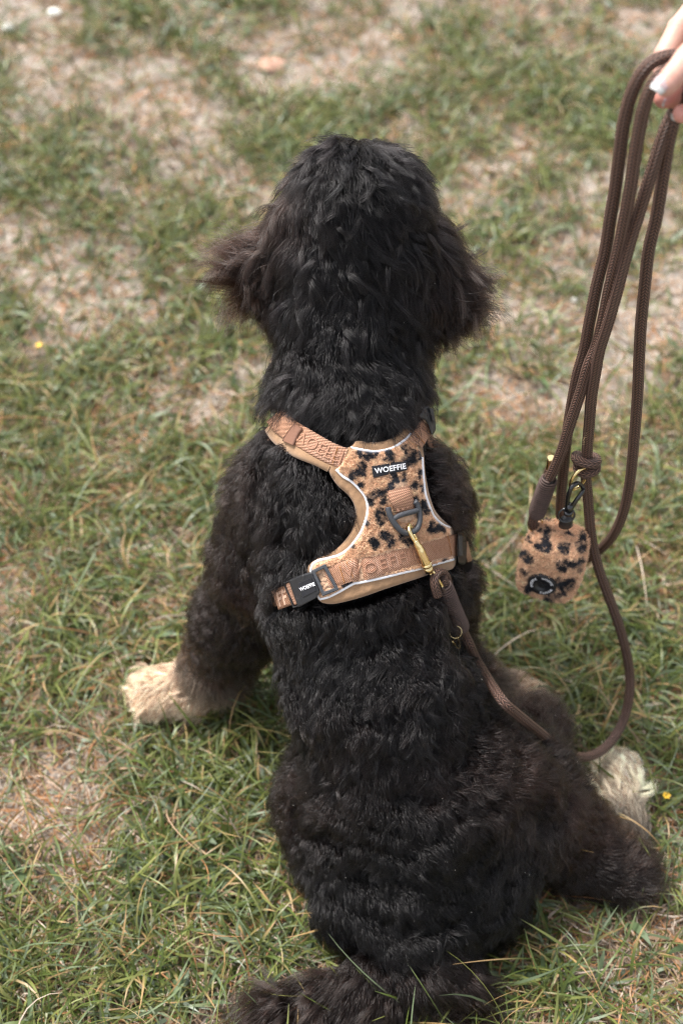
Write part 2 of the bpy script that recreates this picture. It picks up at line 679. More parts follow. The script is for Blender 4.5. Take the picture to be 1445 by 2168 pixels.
def build_grass():
    parts = []
    # the part of the lawn in view, in bands of distance
    for (n, xr, yr, Lr, wr, sg, sd_) in (
            (30000, (-.55, .55), (.40, 1.25), (.030, .075), (.0014, .0030), 6, 1),
            (34000, (-.75, .75), (1.25, 2.2), (.028, .070), (.0016, .0034), 4, 2),
            (26000, (-.95, .95), (2.2, 3.4), (.030, .070), (.0022, .0042), 3, 3),
            (48000, (-2.6, -.55), (.2, 3.4), (.035, .07), (.003, .005), 3, 4),
            (48000, (.55, 2.6), (.2, 3.4), (.035, .07), (.003, .005), 3, 5),
            (40000, (-4, 4), (3.4, 8), (.04, .08), (.005, .009), 2, 6),
            (26000, (-2, 2), (-1.5, .45), (.04, .07), (.003, .006), 3, 7)):
        parts.append(blades(n, xr, yr, Lr, wr, keep_green(1.15), sg, 1.5, green, sd_, clumpy=.8))
    for n, xr, yr, s in ((5200, (-.55, .55), (.40, 1.4), 8), (4200, (-.8, .8), (1.4, 2.6), 9)):
        parts.append(blades(n, xr, yr, (.06, .12), (.0008, .0016), keep_green(.8), 9, 2.2, green, s, upr=(.5, 1.4), clumpy=.85, curl=.3))
    V, F, cc, m = [], [], [], 0
    for a, b, c in parts:
        V.append(a)
        F.append(b + m)
        cc.append(c)
        m += len(a)
    o = mesh_np('grass', np.concatenate(V), np.concatenate(F), M_grass, cols=np.concatenate(cc))
    tag(o, 'patchy short green lawn grass growing over sandy ground', 'grass', kind='stuff')
    # broad flat leaves of low weeds
    def weed(n, t, r, x, y):
        k = r.random((n, 1, 1))
        return np.where(k < .6, np.array([.11, .16, .07]), np.array([.19, .235, .15])) * (.8 + .4 * r.random((n, 1, 1))) * np.ones((1, len(t), 1))
    parts = [blades(n, xr, yr, (.018, .042), wr, keep_green(1.6), 4, 1.1, weed, s, upr=(.1, .9), clumpy=.9, curl=.1)
             for n, xr, yr, wr, s in ((6500, (-.55, .55), (.4, 1.3), (.0035, .0065), 11), (9000, (-.8, .8), (1.3, 3.4), (.004, .008), 12),
                                      (5000, (-2.6, 2.6), (.3, 5), (.005, .009), 13))]
    V, F, cc, m = [], [], [], 0
    for a, b, c in parts:
        V.append(a)
        F.append(b + m)
        cc.append(c)
        m += len(a)
    o = mesh_np('low_weeds', np.concatenate(V), np.concatenate(F), M_grass, cols=np.concatenate(cc))
    tag(o, 'short broad green leaves of low weeds among the grass', 'weeds', kind='stuff')
    parts = [blades(n, xr, yr, Lr, wr, keep_dry, sg, .5, straw, s, upr=(-.05, .5), clumpy=.25, curl=.45)
             for n, xr, yr, Lr, wr, sg, s in ((52000, (-.55, .55), (.40, 1.3), (.010, .038), (.0007, .0016), 3, 21),
                                              (42000, (-.85, .85), (1.3, 3.3), (.012, .045), (.0010, .0024), 2, 22),
                                              (50000, (-2.6, 2.6), (.2, 5), (.02, .05), (.002, .004), 2, 23))]
    # a few long loose dry stems
    parts.append(blades(500, (-.55, .55), (.42, 1.4), (.05, .11), (.0009, .0015), lambda x, y, r: ~in_dog(x, y), 8, 1.0, straw, 24, upr=(.1, 1.0), clumpy=.1, curl=.5))
    V, F, cc, m = [], [], [], 0
    for a, b, c in parts:
        V.append(a)
        F.append(b + m)
        cc.append(c)
        m += len(a)
    o = mesh_np('dry_grass', np.concatenate(V), np.concatenate(F), M_straw, cols=np.concatenate(cc))
    tag(o, 'straw coloured dead grass lying on the bare sandy soil', 'dry grass', kind='stuff')


def blob(name, loc, size, m, seed, amp=.25, parent=None, res=14):
    """irregular stone: an unevenly dented rounded solid"""
    vs = []
    th = np.linspace(0, np.pi, res)
    ph = np.linspace(0, 2 * np.pi, res * 2, endpoint=False)
    T, Q = np.meshgrid(th, ph, indexing='ij')
    d = np.stack([np.sin(T) * np.cos(Q), np.sin(T) * np.sin(Q), np.cos(T)], -1)
    rr = 1 + amp * 2 * (fbm(d * 1.6 + seed * 3.1, seed, 3) - .5)
    Vv = (d * rr[..., None] * np.array(size)).reshape(-1, 3) + np.array(loc)
    a, b = T.shape
    i, j = np.meshgrid(np.arange(a - 1), np.arange(b), indexing='ij')
    Fq = np.stack([i * b + j, (i + 1) * b + j, (i + 1) * b + (j + 1) % b, i * b + (j + 1) % b], -1).reshape(-1, 4)
    return mesh_np(name, Vv, Fq, m, parent)


def build_litter():
    terr = mat('terracotta', (.43, .25, .18), .85, nscale=60, namt=.15, bump=.4)
    white = mat('pale_stone', (.78, .76, .70), .8, nscale=80, namt=.12, bump=.4)
    p = PG(573, 147)
    o = blob('terracotta_shard', p + [0, 0, .010], (.024, .022, .005), terr, 5, .3)
    tag(o, 'orange terracotta shard lying on the bare sandy patch', 'shard')
    for (u, v, s, lab) in ((20, 70, .011, 'small white stone at the left edge of the lawn'), (118, 40, .013, 'larger white stone beside the grass tuft far left'),
                           (1213, 640 + 0, .0045, 'tiny white pebble on the grass just left of the hanging rope')):
        p = PG(u, v)
        tag(blob('pebble', p + [0, 0, s * .8], (s, s * .8, s * .7), white, int(u) % 9, .2), lab, 'pebble')
    yel = mat('yellow_petal', (.85, .50, .03), .6)
    stem = mat('flower_stem', (.10, .16, .05), .6)
    for (u, v, lab) in ((85, 757, 'tiny yellow flower in the grass at the far left'), (1385, 372, 'tiny yellow flower behind the hanging ropes'),
                        (1398, 1708, 'tiny yellow flower beside the white hind paw')):
        p = PG(u, v)
        e = empty('yellow_flower', p, lab, 'flower', )
        e.location = p
        add_t = add_tube('stem', [[0, 0, 0], [.001, 0, .012], [.002, .001, .022]], .0007, stem, e, 6)
        Vs, Fs = [], []
        for k in range(6):
            a = k * np.pi / 3
            d = np.array([np.cos(a), np.sin(a), .25])
            s_ = np.array([-np.sin(a), np.cos(a), 0])
            c = np.array([.002, .001, .022])
            q = np.array([c, c + d * .003 + s_ * .0015, c + d * .0048, c + d * .003 - s_ * .0015])
            Vs.append(q)
            Fs.append(np.array([[0, 1, 2, 3]]) + 4 * k)
        mesh_np('petals', np.concatenate(Vs), np.concatenate(Fs), yel, e)
    # gravel grains in the bare places
    r = np.random.default_rng(5)
    n = 16000
    x = r.uniform(-.9, .9, n)
    y = r.uniform(.4, 3.2, n)
    k = (lushness(x, y) < .5) & ~in_dog(x, y)
    x, y = x[k], y[k]
    n = len(x)
    o8 = np.array([[1, 0, 0], [-1, 0, 0], [0, 1, 0], [0, -1, 0], [0, 0, 1], [0, 0, -1]], float)
    f8 = np.array([[0, 2, 4], [2, 1, 4], [1, 3, 4], [3, 0, 4], [2, 0, 5], [1, 2, 5], [3, 1, 5], [0, 3, 5]])
    s = (.0006 + .0026 * r.random(n) ** 2.5)[:, None, None] * r.uniform(.6, 1.3, (n, 6, 1))
    Vg = o8[None] * s * np.array([1, 1, .7]) + np.stack([x, y, ground_h(x, y) + .0006], -1)[:, None]
    Fg = (f8[None] + (np.arange(n) * 6)[:, None, None]).reshape(-1, 3)
    cg = np.repeat((np.array([.42, .34, .27]) * r.uniform(.4, 1.3, (n, 1)))[:, None], 6, 1).reshape(-1, 3)
    o = mesh_np('gravel', Vg.reshape(-1, 3), Fg, mat('grit', attr=True, rough=.9), cols=cg, smooth=False)
    tag(o, 'fine grit scattered over the worn sandy patches', 'gravel', kind='stuff')

# ------------------------------------------------------------------ dog
BLACK, DKBR, BROWN, TAN, CREAM = range(5)
TONES = np.array([[.0033, .0027, .0028], [.0105, .0068, .0056], [.019, .0115, .0088], [.92, .70, .50], [1.0, .85, .64]])
# (a_px, ra, b_px, rb, hair length, tone, curl, lift) ; px = (u, v, depth)
PR = [
    ((748, 700, 1.320), .057, (743, 870, 1.322), .060, .036, BLACK, .0022, .75),      # neck
    ((760, 432, 1.278), .050, (748, 640, 1.312), .052, .036, BLACK, .0022, .30),      # skull / nape
    ((743, 880, 1.322), .060, (738, 1030, 1.335), .074, .032, BLACK, .0016, .65),     # withers
    ((738, 1030, 1.335), .074, (760, 1220, 1.355), .082, .028, BLACK, .0018, .6),     # thorax
    ((755, 1220, 1.355), .084, (810, 1460, 1.362), .079, .028, BLACK, .0020, .6),     # loin
    ((810, 1460, 1.362), .079, (885, 1720, 1.400), .088, .028, BLACK, .0020, .6),     # rump
    ((885, 1720, 1.400), .086, (880, 1900, 1.385), .058, .030, BLACK, .0022, .6),     # croup
    ((745, 1120, 1.455), .072, (770, 1330, 1.46), .062, .028, DKBR, .002, .6),        # chest
    ((700, 1060, 1.36), .055, (745, 1100, 1.44), .070, .028, DKBR, .002, .6),
    ((612, 1060, 1.352), .053, (580, 1190, 1.40), .046, .026, DKBR, .0016, .7),      # left shoulder
    ((580, 1190, 1.40), .046, (512, 1300, 1.47), .037, .025, DKBR, .0016, .75),      # left upper leg
    ((512, 1300, 1.47), .037, (466, 1400, 1.535), .031, .026, DKBR, .0014, .6),       # left forearm
    ((455, 1425, 1.545), .022, (405, 1462, 1.560), .023, .022, TAN, .0014, .4),       # left paw
    ((405, 1462, 1.560), .021, (345, 1462, 1.564), .016, .020, TAN, .001, .25),
    ((350, 1445, 1.568), .011, (306, 1432, 1.588), .008, .014, TAN, .001, .2),       # toes
    ((345, 1458, 1.566), .012, (290, 1454, 1.576), .008, .014, TAN, .001, .2),
    ((345, 1474, 1.560), .012, (294, 1480, 1.562), .008, .014, TAN, .001, .2),
    ((352, 1488, 1.553), .011, (318, 1502, 1.550), .008, .014, TAN, .001, .2),
    ((855, 1060, 1.352), .053, (895, 1220, 1.40), .042, .026, DKBR, .0016, .7),       # right shoulder
    ((895, 1220, 1.41), .042, (930, 1380, 1.50), .030, .025, DKBR, .0016, .6),
    ((930, 1380, 1.50), .028, (1040, 1475, 1.555), .022, .025, DKBR, .0014, .5),
    ((1040, 1475, 1.555), .022, (1095, 1480, 1.560), .020, .022, TAN, .0014, .4),     # right fore paw
    ((800, 1640, 1.39), .074, (742, 1700, 1.425), .060, .027, DKBR, .0018, .7),       # left haunch
    ((742, 1700, 1.425), .060, (735, 1560, 1.49), .036, .026, DKBR, .0018, .6),
    ((735, 1560, 1.49), .026, (720, 1480, 1.555), .020, .024, DKBR, .0018, .5),
    ((960, 1640, 1.39), .076, (1095, 1700, 1.418), .060, .028, DKBR, .0018, .7),      # right haunch
    ((1060, 1640, 1.43), .050, (1135, 1545, 1.485), .030, .026, BROWN, .0016, .7),    # right knee
    ((1095, 1700, 1.418), .052, (1215, 1790, 1.438), .036, .030, DKBR, .0016, .5),    # right shank
    ((1215, 1790, 1.438), .034, (1315, 1850, 1.428), .024, .036, DKBR, .0022, .35),   # hock
    ((1315, 1850, 1.428), .022, (1305, 1760, 1.462), .022, .034, DKBR, .0022, .35),
    ((1300, 1750, 1.466), .020, (1302, 1665, 1.496), .016, .026, CREAM, .0034, .30),  # white hind foot
    ((1292, 1675, 1.500), .010, (1276, 1632, 1.512), .008, .022, CREAM, .003, .25),
    ((1303, 1670, 1.498), .011, (1298, 1624, 1.512), .008, .022, CREAM, .003, .25),
    ((1315, 1675, 1.494), .010, (1322, 1632, 1.508), .008, .022, CREAM, .003, .25),
    ((760, 1700, 1.40), .060, (765, 1880, 1.392), .046, .030, BLACK, .0022, .6),      # seat, left
    ((1010, 1700, 1.40), .066, (1000, 1870, 1.392), .052, .030, BLACK, .0022, .6),    # seat, right
    ((885, 1900, 1.385), .050, (875, 2030, 1.372), .028, .040, BLACK, .0040, .5),     # tail root
    ((875, 2030, 1.372), .026, (800, 2090, 1.360), .020, .050, DKBR, .0050, .35),
    ((800, 2090, 1.360), .021, (575, 2175, 1.338), .016, .060, DKBR, .0055, .3),
    ((930, 2030, 1.368), .030, (965, 2095, 1.358), .020, .050, DKBR, .0060, .45),
    ((705, 545, 1.290), .032, (690, 640, 1.305), .024, .038, BLACK, .0030, .5),       # cheeks
    ((800, 545, 1.290), .032, (825, 650, 1.305), .026, .038, BLACK, .0030, .5),
    ((672, 460, 1.292), .024, (556, 560, 1.312), .014, .066, BROWN, .0035, .30),      # left ear
    ((610, 560, 1.308), .014, (600, 640, 1.312), .010, .036, DKBR, .0035, .30),
    ((895, 600, 1.308), .015, (915, 665, 1.312), .010, .044, DKBR, .0035, .30),
    ((838, 465, 1.292), .022, (930, 600, 1.312), .016, .060, DKBR, .0035, .32),       # right ear
]


def stripes(p):
    """soft overlapping rolls of wool across the back"""
    s = (p[:, 2] * .8 - p[:, 1] * .2) / .021 + 4.2 * fbm(p * 9, 71, 2) + 1.7 * fbm(p * 28, 72, 2)
    return .5 + .5 * np.sin(2 * np.pi * s)


def pc(p):
    return P(*p)


sk = pc((752, 480, 1.29))
PRW = [(pc(a), ra, pc(b), rb) for a, ra, b, rb, *_ in PR]
META = [(L, tone, cu, li) for *_, L, tone, cu, li in PR]
PRW += [(sk + np.array([0, .03, -.015]), .055, sk + np.array([0, .125, -.055]), .030)]          # muzzle
META += [(.030, DKBR, .0016, .5)]
DOG_SDF = PRW


def dog_fn(p):
    return sdf_cones(p, PRW, .022)


lo = np.min([np.minimum(a - ra, b - rb) for a, ra, b, rb in PRW], 0) - .02
hi = np.max([np.maximum(a + ra, b + rb) for a, ra, b, rb in PRW], 0) + .02
BV, BF = surface_nets(dog_fn, lo, hi, .0062)
for _ in range(2):                                       # light smoothing
    acc = np.zeros_like(BV)
    cn = np.zeros(len(BV))
    for a, b in ((0, 1), (1, 2), (2, 3), (3, 0)):
        np.add.at(acc, BF[:, a], BV[BF[:, b]])
        np.add.at(acc, BF[:, b], BV[BF[:, a]])
        np.add.at(cn, BF[:, a], 1)
        np.add.at(cn, BF[:, b], 1)
    BV = .5 * BV + .5 * acc / cn[:, None]
BN = vnormals(BV, BF)
# orient outwards
if np.mean(dog_fn(BV + BN * .004) - dog_fn(BV - BN * .004)) < 0:
    BF = BF[:, ::-1]
    BN = -BN
def body_mask(p):
    return np.clip((.475 - p[:, 2]) / .05, 0, 1) * np.clip((p[:, 2] - .03) / .04, 0, 1)


BV = BV + BN * (.0068 * (stripes(BV) - .5) * body_mask(BV) * np.clip(2.4 * fbm(BV * 11, 75, 2) - .55, .15, 1.1))[:, None]
BV = BV + BN * (.009 * (fbm(BV * np.array([28, 28, 42]), 61, 2) - .5))[:, None]
BV[:, 2] = np.maximum(BV[:, 2], .004)
BN = vnormals(BV, BF)
SKIN_TREE = BVHTree.FromPolygons([Vector(v) for v in BV], [tuple(int(i) for i in f) for f in BF])

M_skin = mat('dog_skin', attr=True, rough=.8, spec=.2)


def seg_weights(p):
    ds = []
    for a, ra, b, rb in PRW:
        ab = b - a
        t = np.clip(((p - a) @ ab) / max(ab @ ab, 1e-9), 0, 1)
        ds.append(np.linalg.norm(p - (a + t[:, None] * ab), axis=1) - (ra + (rb - ra) * t))
    ds = np.stack(ds, 1)
    w_ = np.exp(-(ds - ds.min(1, keepdims=True)) / .007)
    return w_ / w_.sum(1, keepdims=True), ds


CROWN = pc((768, 318, 1.27))
HEAD_C = sk


def coat(p):
    """flow direction, length, tone colour, curl, lift at surface points"""
    w_, ds = seg_weights(p)
    flow = np.stack([norm(b - a) for a, ra, b, rb in PRW])
    L = np.array([m_[0] for m_ in META])
    col = TONES[[m_[1] for m_ in META]]
    cu = np.array([m_[2] for m_ in META])
    li = np.array([m_[3] for m_ in META])
    f = w_ @ flow
    # down the back hair also falls outward with gravity
    f = f + np.array([0, 0, -.35])
    hw = w_[:, 1:2] + w_[:, -7:-5].sum(1)[:, None] + w_[:, -1:] + w_[:, 0:1] * .3
    rad = p - CROWN
    away = norm(rad) + np.array([0, 0, -.6])
    f = f * (1 - np.clip(hw, 0, 1)) + away * np.clip(hw, 0, 1)
    # ears: outward and down
    ear = w_[:, -5:-1].sum(1)[:, None]
    sx = np.sign(p[:, :1] - HEAD_C[0])
    f = f * (1 - ear) + ear * np.concatenate([sx * .95, -.15 + 0 * sx, -.50 + 0 * sx], 1)
    return norm(f), w_ @ L, w_ @ col, w_ @ cu, w_ @ li, w_


vf, vL, vc, vcu, vli, vw = coat(BV)
HAIRSKIN = vc * .6
dog = mesh_np('dog', BV, BF, M_skin, cols=HAIRSKIN)
tag(dog, 'fluffy black dog with tan and cream paws sitting on the grass, seen from behind', 'dog')


def hair_mat():
    m = bpy.data.materials.new('fur_hair')
    m.use_nodes = True
    t = m.node_tree
    t.nodes.clear()
    o = t.nodes.new('ShaderNodeOutputMaterial')
    h = t.nodes.new('ShaderNodeBsdfHairPrincipled')
    h.model = 'CHIANG'
    h.parametrization = 'COLOR'
    a = t.nodes.new('ShaderNodeAttribute')
    a.attribute_name = 'fcol'
    t.links.new(a.outputs['Color'], h.inputs['Color'])
    h.inputs['Roughness'].default_value = .20
    h.inputs['Radial Roughness'].default_value = .5
    h.inputs['Coat'].default_value = 0
    h.inputs['IOR'].default_value = 1.40
    t.links.new(h.outputs[0], o.inputs[0])
    return m


M_hair = hair_mat()
M_soft = mat('pale_hair', attr=True, rough=.6, sheen=.0)
for n_ in M_soft.node_tree.nodes:
    if n_.type == 'ATTRIBUTE':
        n_.attribute_name = 'fcol'


def hair_object(name, pts, rad, cols, parent, material=None):
    n, K, _ = pts.shape
    hc = bpy.data.hair_curves.new(name)
    hc.add_curves([K] * n)
    hc.attributes['position'].data.foreach_set('vector', np.ascontiguousarray(pts, np.float32).ravel())
    ra = hc.attributes.get('radius') or hc.attributes.new('radius', 'FLOAT', 'POINT')
    ra.data.foreach_set('value', np.ascontiguousarray(rad, np.float32).ravel())
    ca = hc.attributes.new('fcol', 'FLOAT_COLOR', 'CURVE')
    cc = np.ones((n, 4), np.float32)
    cc[:, :3] = cols
    ca.data.foreach_set('color', cc.ravel())
    hc.materials.append(material or M_hair)
    o = bpy.data.objects.new(name, hc)
    C.objects.link(o)
    o.parent = parent
    return o


def sample_surface(V, F, N, n, rng, wfn=None):
    tri = np.concatenate([F[:, [0, 1, 2]], F[:, [0, 2, 3]]])
    a, b, c = V[tri[:, 0]], V[tri[:, 1]], V[tri[:, 2]]
    ar = np.linalg.norm(np.cross(b - a, c - a), axis=1)
    if wfn is not None:
        ar = ar * wfn((a + b + c) / 3)
    pr = ar / ar.sum()
    k = rng.choice(len(tri), n, p=pr)
    r1, r2 = np.sqrt(rng.random(n)), rng.random(n)
    w0, w1, w2 = 1 - r1, r1 * (1 - r2), r1 * r2
    p = a[k] * w0[:, None] + b[k] * w1[:, None] + c[k] * w2[:, None]
    nn = norm(N[tri[k, 0]] * w0[:, None] + N[tri[k, 1]] * w1[:, None] + N[tri[k, 2]] * w2[:, None])
    return p, nn


def strands(p, n, f, L, lift, curl, phase, freq, K, rng, jit=.15, ground=True):
    t = np.linspace(0, 1, K)
    f = f - n * (np.sum(f * n, -1, keepdims=True))
    f = norm(f)
    b = np.cross(n, f)
    m = len(p)
    side = rng.normal(0, jit, (m, 1))
    d = (n[:, None] * (lift[:, None] * (1.25 - 1.15 * t[None]))[..., None] + f[:, None] * (.45 + .9 * t[None])[..., None]
         + b[:, None] * side[:, None]
         + np.array([0, 0, -1.0])[None, None] * (.35 * t[None] ** 2)[..., None])
    d = norm(d)
    st = (L / (K - 1))[:, None, None]
    q = p[:, None] + np.concatenate([np.zeros((m, 1, 3)), np.cumsum(d[:, 1:] * st, 1)], 1)
    ph = phase[:, None] + freq[:, None] * t[None]
    amp = (curl[:, None] * np.minimum(t * 2.2, 1)[None])[..., None]
    q = q + amp * (np.sin(ph)[..., None] * b[:, None] + .7 * np.cos(ph)[..., None] * n[:, None] - .7 * np.cos(phase)[:, None, None] * n[:, None])
    return q


def make_fur(n_hair, n_clump, K, exclude):
    rng = np.random.default_rng(11)
    view = lambda c: .35 + 1.3 * (np.sum(norm(c - CAM) * 0, 1) + 1) * 0 + .65

    def facing(c):
        return np.ones(len(c))
    # clumps
    cp, cnn = sample_surface(BV, BF, BN, n_clump, rng)
    f, L, col, cu, li, w_ = coat(cp)
    sr = stripes(cp)
    headw = (w_[:, 1] + w_[:, -7:].sum(1))
    amp = np.clip(1 - headw, 0, 1)
    nz = fbm(cp * 55, 81, 2)
    dirn = (fbm(cp * 14, 91, 2) - .5)[:, None]
    f = norm(f + np.cross(cnn, f) * dirn * (1.9 + 1.2 * headw[:, None]))
    L = L * rng.uniform(.75, 1.2, n_clump) * (1 - .12 * amp) * (1 + amp * .38 * (sr - .5))
    li = li * (.42 + amp * .85 * sr + (1 - amp) * .6) * rng.uniform(.6, 1.4, n_clump)
    ph = rng.uniform(0, 6.28, n_clump) * .25 + 6.28 * fbm(cp * 18, 95, 2)
    fr = rng.uniform(4.5, 8.0, n_clump)
    cu = cu * (1 + .45 * amp)
    tone = rng.lognormal(0, .2, n_clump)[:, None] * (1 + .5 * (fbm(cp * 16, 99, 2) - .5))[:, None]
    brown = np.clip((fbm(cp * 12, 101, 2) - .5) * 2.2 + rng.normal(0, .15, n_clump), 0, 1)[:, None]
    dark = (col[:, :1] < .1)
    ccol = np.where(dark, col * tone * (1 + brown * np.array([1.3, .75, .5])), col * np.clip(.45 + .55 * tone, .5, 1.05))
    cq = strands(cp, cnn, f, L, li, cu * 1.0, ph, fr, K, rng, .12)
    kd = KDTree(n_clump)
    for i, c in enumerate(cp):
        kd.insert(c, i)
    kd.balance()
    hp, hn = sample_surface(BV, BF, BN, n_hair, rng)
    keep = ~exclude(hp)
    keep &= hp[:, 2] > .008
    hp, hn = hp[keep], hn[keep]
    n = len(hp)
    # soft clump choice: jittered lookup so that clump outlines interlock
    look = hp + rng.normal(0, .0016, hp.shape)
    ci = np.fromiter((kd.find(x)[1] for x in look), int, n)
    lenj = rng.uniform(.62, 1.12, n) * np.where(rng.random(n) < .03, 1.25, 1)
    q = strands(hp, hn, f[ci], L[ci] * lenj, li[ci] * rng.uniform(.75, 1.25, n), cu[ci], ph[ci] + rng.normal(0, .35, n), fr[ci], K, rng, .22)
    t = np.linspace(0, 1, K)
    cs = rng.uniform(.5, .95, n) * np.where(rng.random(n) < .12, .3, 1)
    wgt = (cs[:, None] * t[None] ** 1.15)[..., None]
    # clump curve resampled to the strand's own length
    tgt = cq[ci]
    q = q * (1 - wgt) + (tgt + (hp - cp[ci])[:, None] * .35 * (1 - t[None, :, None])) * wgt
    q = q + rng.normal(0, .00035, (n, K, 3)) * t[None, :, None]
    q = trim(q, rng)
    q[:, :, 2] = np.maximum(q[:, :, 2], .003)
    cc = ccol[ci] * rng.lognormal(0, .22, (n, 1))
    # grey guard hairs
    w1 = (rng.random(n) < .002)[:, None] & (cc[:, :1] < .1)
    cc = np.where(w1, np.array([.10, .095, .095]), cc)
    # paws: dirty dark tips
    light = cc[:, :1] > .2
    cc = np.where(light & (rng.random((n, 1)) < .30), cc * np.array([.50, .38, .30]), cc)
    rad = np.broadcast_to(.00021 * (1 - .72 * t), (n, K)) * rng.uniform(.7, 1.25, (n, 1))
    return q, rad, np.clip(cc, 0.002, .95)


def trim(q, rng, p=.86):
    """hair cannot grow through the harness: strands stop where they meet it"""
    m, K, _ = q.shape
    ins = np.zeros((m, K), bool)
    u, v, d = to_px(q)
    near = (u > 560) & (u < 1060) & (v > 830) & (v < 1460) & (d < 1.36)
    idx = np.argwhere(near.any(1))[:, 0]
    uu, vv = u[idx].ravel(), v[idx].ravel()
    mk = inpoly(uu, vv, _F1)
    for l, w_ in _tight:
        mk |= polydist(uu, vv, l, False) < w_
    ins[idx] = mk.reshape(len(idx), K)
    first = np.where(ins.any(1), ins.argmax(1), K - 1)
    first = np.where(rng.random(m) < p, first, K - 1)
    fr = np.clip(first / (K - 1), .12, 1)
    s = np.linspace(0, 1, K)[None] * fr[:, None] * (K - 1)
    i0 = np.clip(np.floor(s).astype(int), 0, K - 2)
    f = (s - i0)[..., None]
    r = np.arange(m)[:, None]
    return q[r, i0] * (1 - f) + q[r, i0 + 1] * f


def locks(n_lock, per, K, select, spread, lenr, curlr, liftr, rng, tone=1.0):
    """loose tufts: bundles of hair sharing one wavy path"""
    cp, cn = sample_surface(BV, BF, BN, n_lock * 12, rng)
    f, L, col, cu, li, w_ = coat(cp)
    ok = select(cp, w_) & ~under_harness(cp)
    k = np.argwhere(ok)[:, 0][:n_lock]
    cp, cn, f, L, col, w_ = cp[k], cn[k], f[k], L[k], col[k], w_[k]
    n = len(cp)
    f = norm(f + np.cross(cn, f) * rng.normal(0, .55, (n, 1)))
    ph = rng.uniform(0, 6.28, n)
    fr = rng.uniform(2.5, 5.5, n)
    L = L * rng.uniform(*lenr, n)
    cc = strands(cp, cn, f, L, rng.uniform(*liftr, n), rng.uniform(*curlr, n), ph, fr, K, rng, .2)
    t = np.linspace(0, 1, K)
    T = norm(np.gradient(cc, axis=1))
    b1 = norm(np.cross(T, cn[:, None]))
    b2 = np.cross(T, b1)
    a = rng.uniform(0, 6.28, (n, per))
    r = np.sqrt(rng.random((n, per))) * spread
    taper = (1 - .85 * t ** 1.3)
    off = (r[..., None] * np.cos(a)[..., None] * taper)[..., None] * b1[:, None] + (.6 * r[..., None] * np.sin(a)[..., None] * taper)[..., None] * b2[:, None]
    q = cc[:, None] + off
    # uneven ends and small fraying
    ln = rng.uniform(.7, 1.06, (n, per))[..., None, None]
    q = cc[:, None, :1] + (q - cc[:, None, :1]) * ln
    q = q + rng.normal(0, .0020, (n, per, 1, 3)) * (t ** 1.5)[None, None, :, None]
    q = q.reshape(-1, K, 3)
    q = trim(q, rng, .97)
    q[:, :, 2] = np.maximum(q[:, :, 2], .003)
    tn = (rng.lognormal(0, .3, (n, 1)) * tone * np.ones((1, per))).reshape(-1, 1) * rng.lognormal(0, .2, (n * per, 1))
    c = np.repeat(col, per, 0) * np.where(np.repeat(col, per, 0)[:, :1] < .1, tn, np.clip(tn, .7, 1.1))
    rad = np.broadcast_to(.00021 * (1 - .7 * t), (len(q), K))
    return q, rad, np.clip(c, .002, .9)

# ------------------------------------------------------------------ harness
def cr(pts, ox=540, oy=840, s=2.89):
    return np.array([(ox + x / s, oy + y / s) for x, y in pts], float)


def smooth_line(l, step=3.0):
    return catmull(np.asarray(l, float), step)


def ray_depth(u, v):
    r = ray(u, v)
    L = np.linalg.norm(r)
    h = SKIN_TREE.ray_cast(Vector(CAM), Vector(r / L))
    return h[3] / L if h[0] is not None else None


# a smooth sheet that hugs the shoulders, fitted to the body under it
_s = []
for uu in np.arange(600, 985, 14):
    for vv in np.arange(880, 1310, 14):
        d = ray_depth(uu, vv)
        if d and d < 1.42:
            _s.append((uu, vv, d))
_s = np.array(_s)
PW = [(i, j) for i in range(5) for j in range(5) if i + j <= 4]


def _basis(u, v):
    a, b = (np.asarray(u, float) - 790) / 200, (np.asarray(v, float) - 1090) / 200
    return np.stack([a ** i * b ** j for i, j in PW], -1)


_co, *_ = np.linalg.lstsq(_basis(_s[:, 0], _s[:, 1]), _s[:, 2], rcond=None)
LIFT = .013


def HD(u, v):
    uu = np.clip(u, 590, 1000)
    vv = np.clip(v, 870, 1320)
    base = _basis(uu, vv) @ _co
    return base + (np.abs(np.asarray(u) - uu) + np.abs(np.asarray(v) - vv)) * .0005 - LIFT


def HP(u, v, h=0.0):
    return P(u, v, HD(u, v) - h)


OUT = cr([(440, 425), (455, 470), (500, 540), (565, 600), (603, 660), (613, 720), (600, 790), (570, 850), (520, 910), (460, 955), (380, 990), (325, 1035), (318, 1085), (340, 1150), (385, 1240),
          (430, 1265), (500, 1265), (640, 1230), (800, 1175), (1000, 1110), (1100, 1075), (1200, 1055), (1228, 1000), (1226, 900), (1206, 805), (1170, 772), (1125, 730), (1092, 680),
          (1065, 600), (1048, 520), (1036, 440), (1028, 330), (1000, 250), (962, 180), (920, 178), (885, 208), (840, 248), (780, 272), (700, 277), (620, 270), (590, 300), (520, 330), (470, 370)])
INN = cr([(495, 445), (540, 490), (590, 520), (640, 570), (675, 620), (688, 680), (680, 740), (655, 810), (620, 870), (570, 930), (520, 965), (460, 985), (380, 1005), (345, 1040), (345, 1100), (365, 1170), (395, 1240),
          (450, 1225), (520, 1190), (600, 1145), (640, 1138), (780, 1108), (900, 1078), (1040, 1045), (1130, 1018), (1215, 995), (1215, 900), (1190, 800), (1140, 778), (1092, 730),
          (1057, 650), (1037, 580), (1027, 480), (1020, 370), (990, 280), (950, 225), (930, 250), (890, 282), (840, 313), (780, 330), (720, 335), (650, 325), (585, 312), (540, 380)])
PIPES = [INN[:17], INN[16:26], INN[27:34], INN[35:43]]
M_suede = mat('tan_suede', (.34, .20, .105), .9, nscale=90, namt=.18, bump=.35, bscale=900, sheen=.3)
M_pipe = mat('white_reflective_piping', (.93, .93, .96), .3, nscale=120, namt=.08)
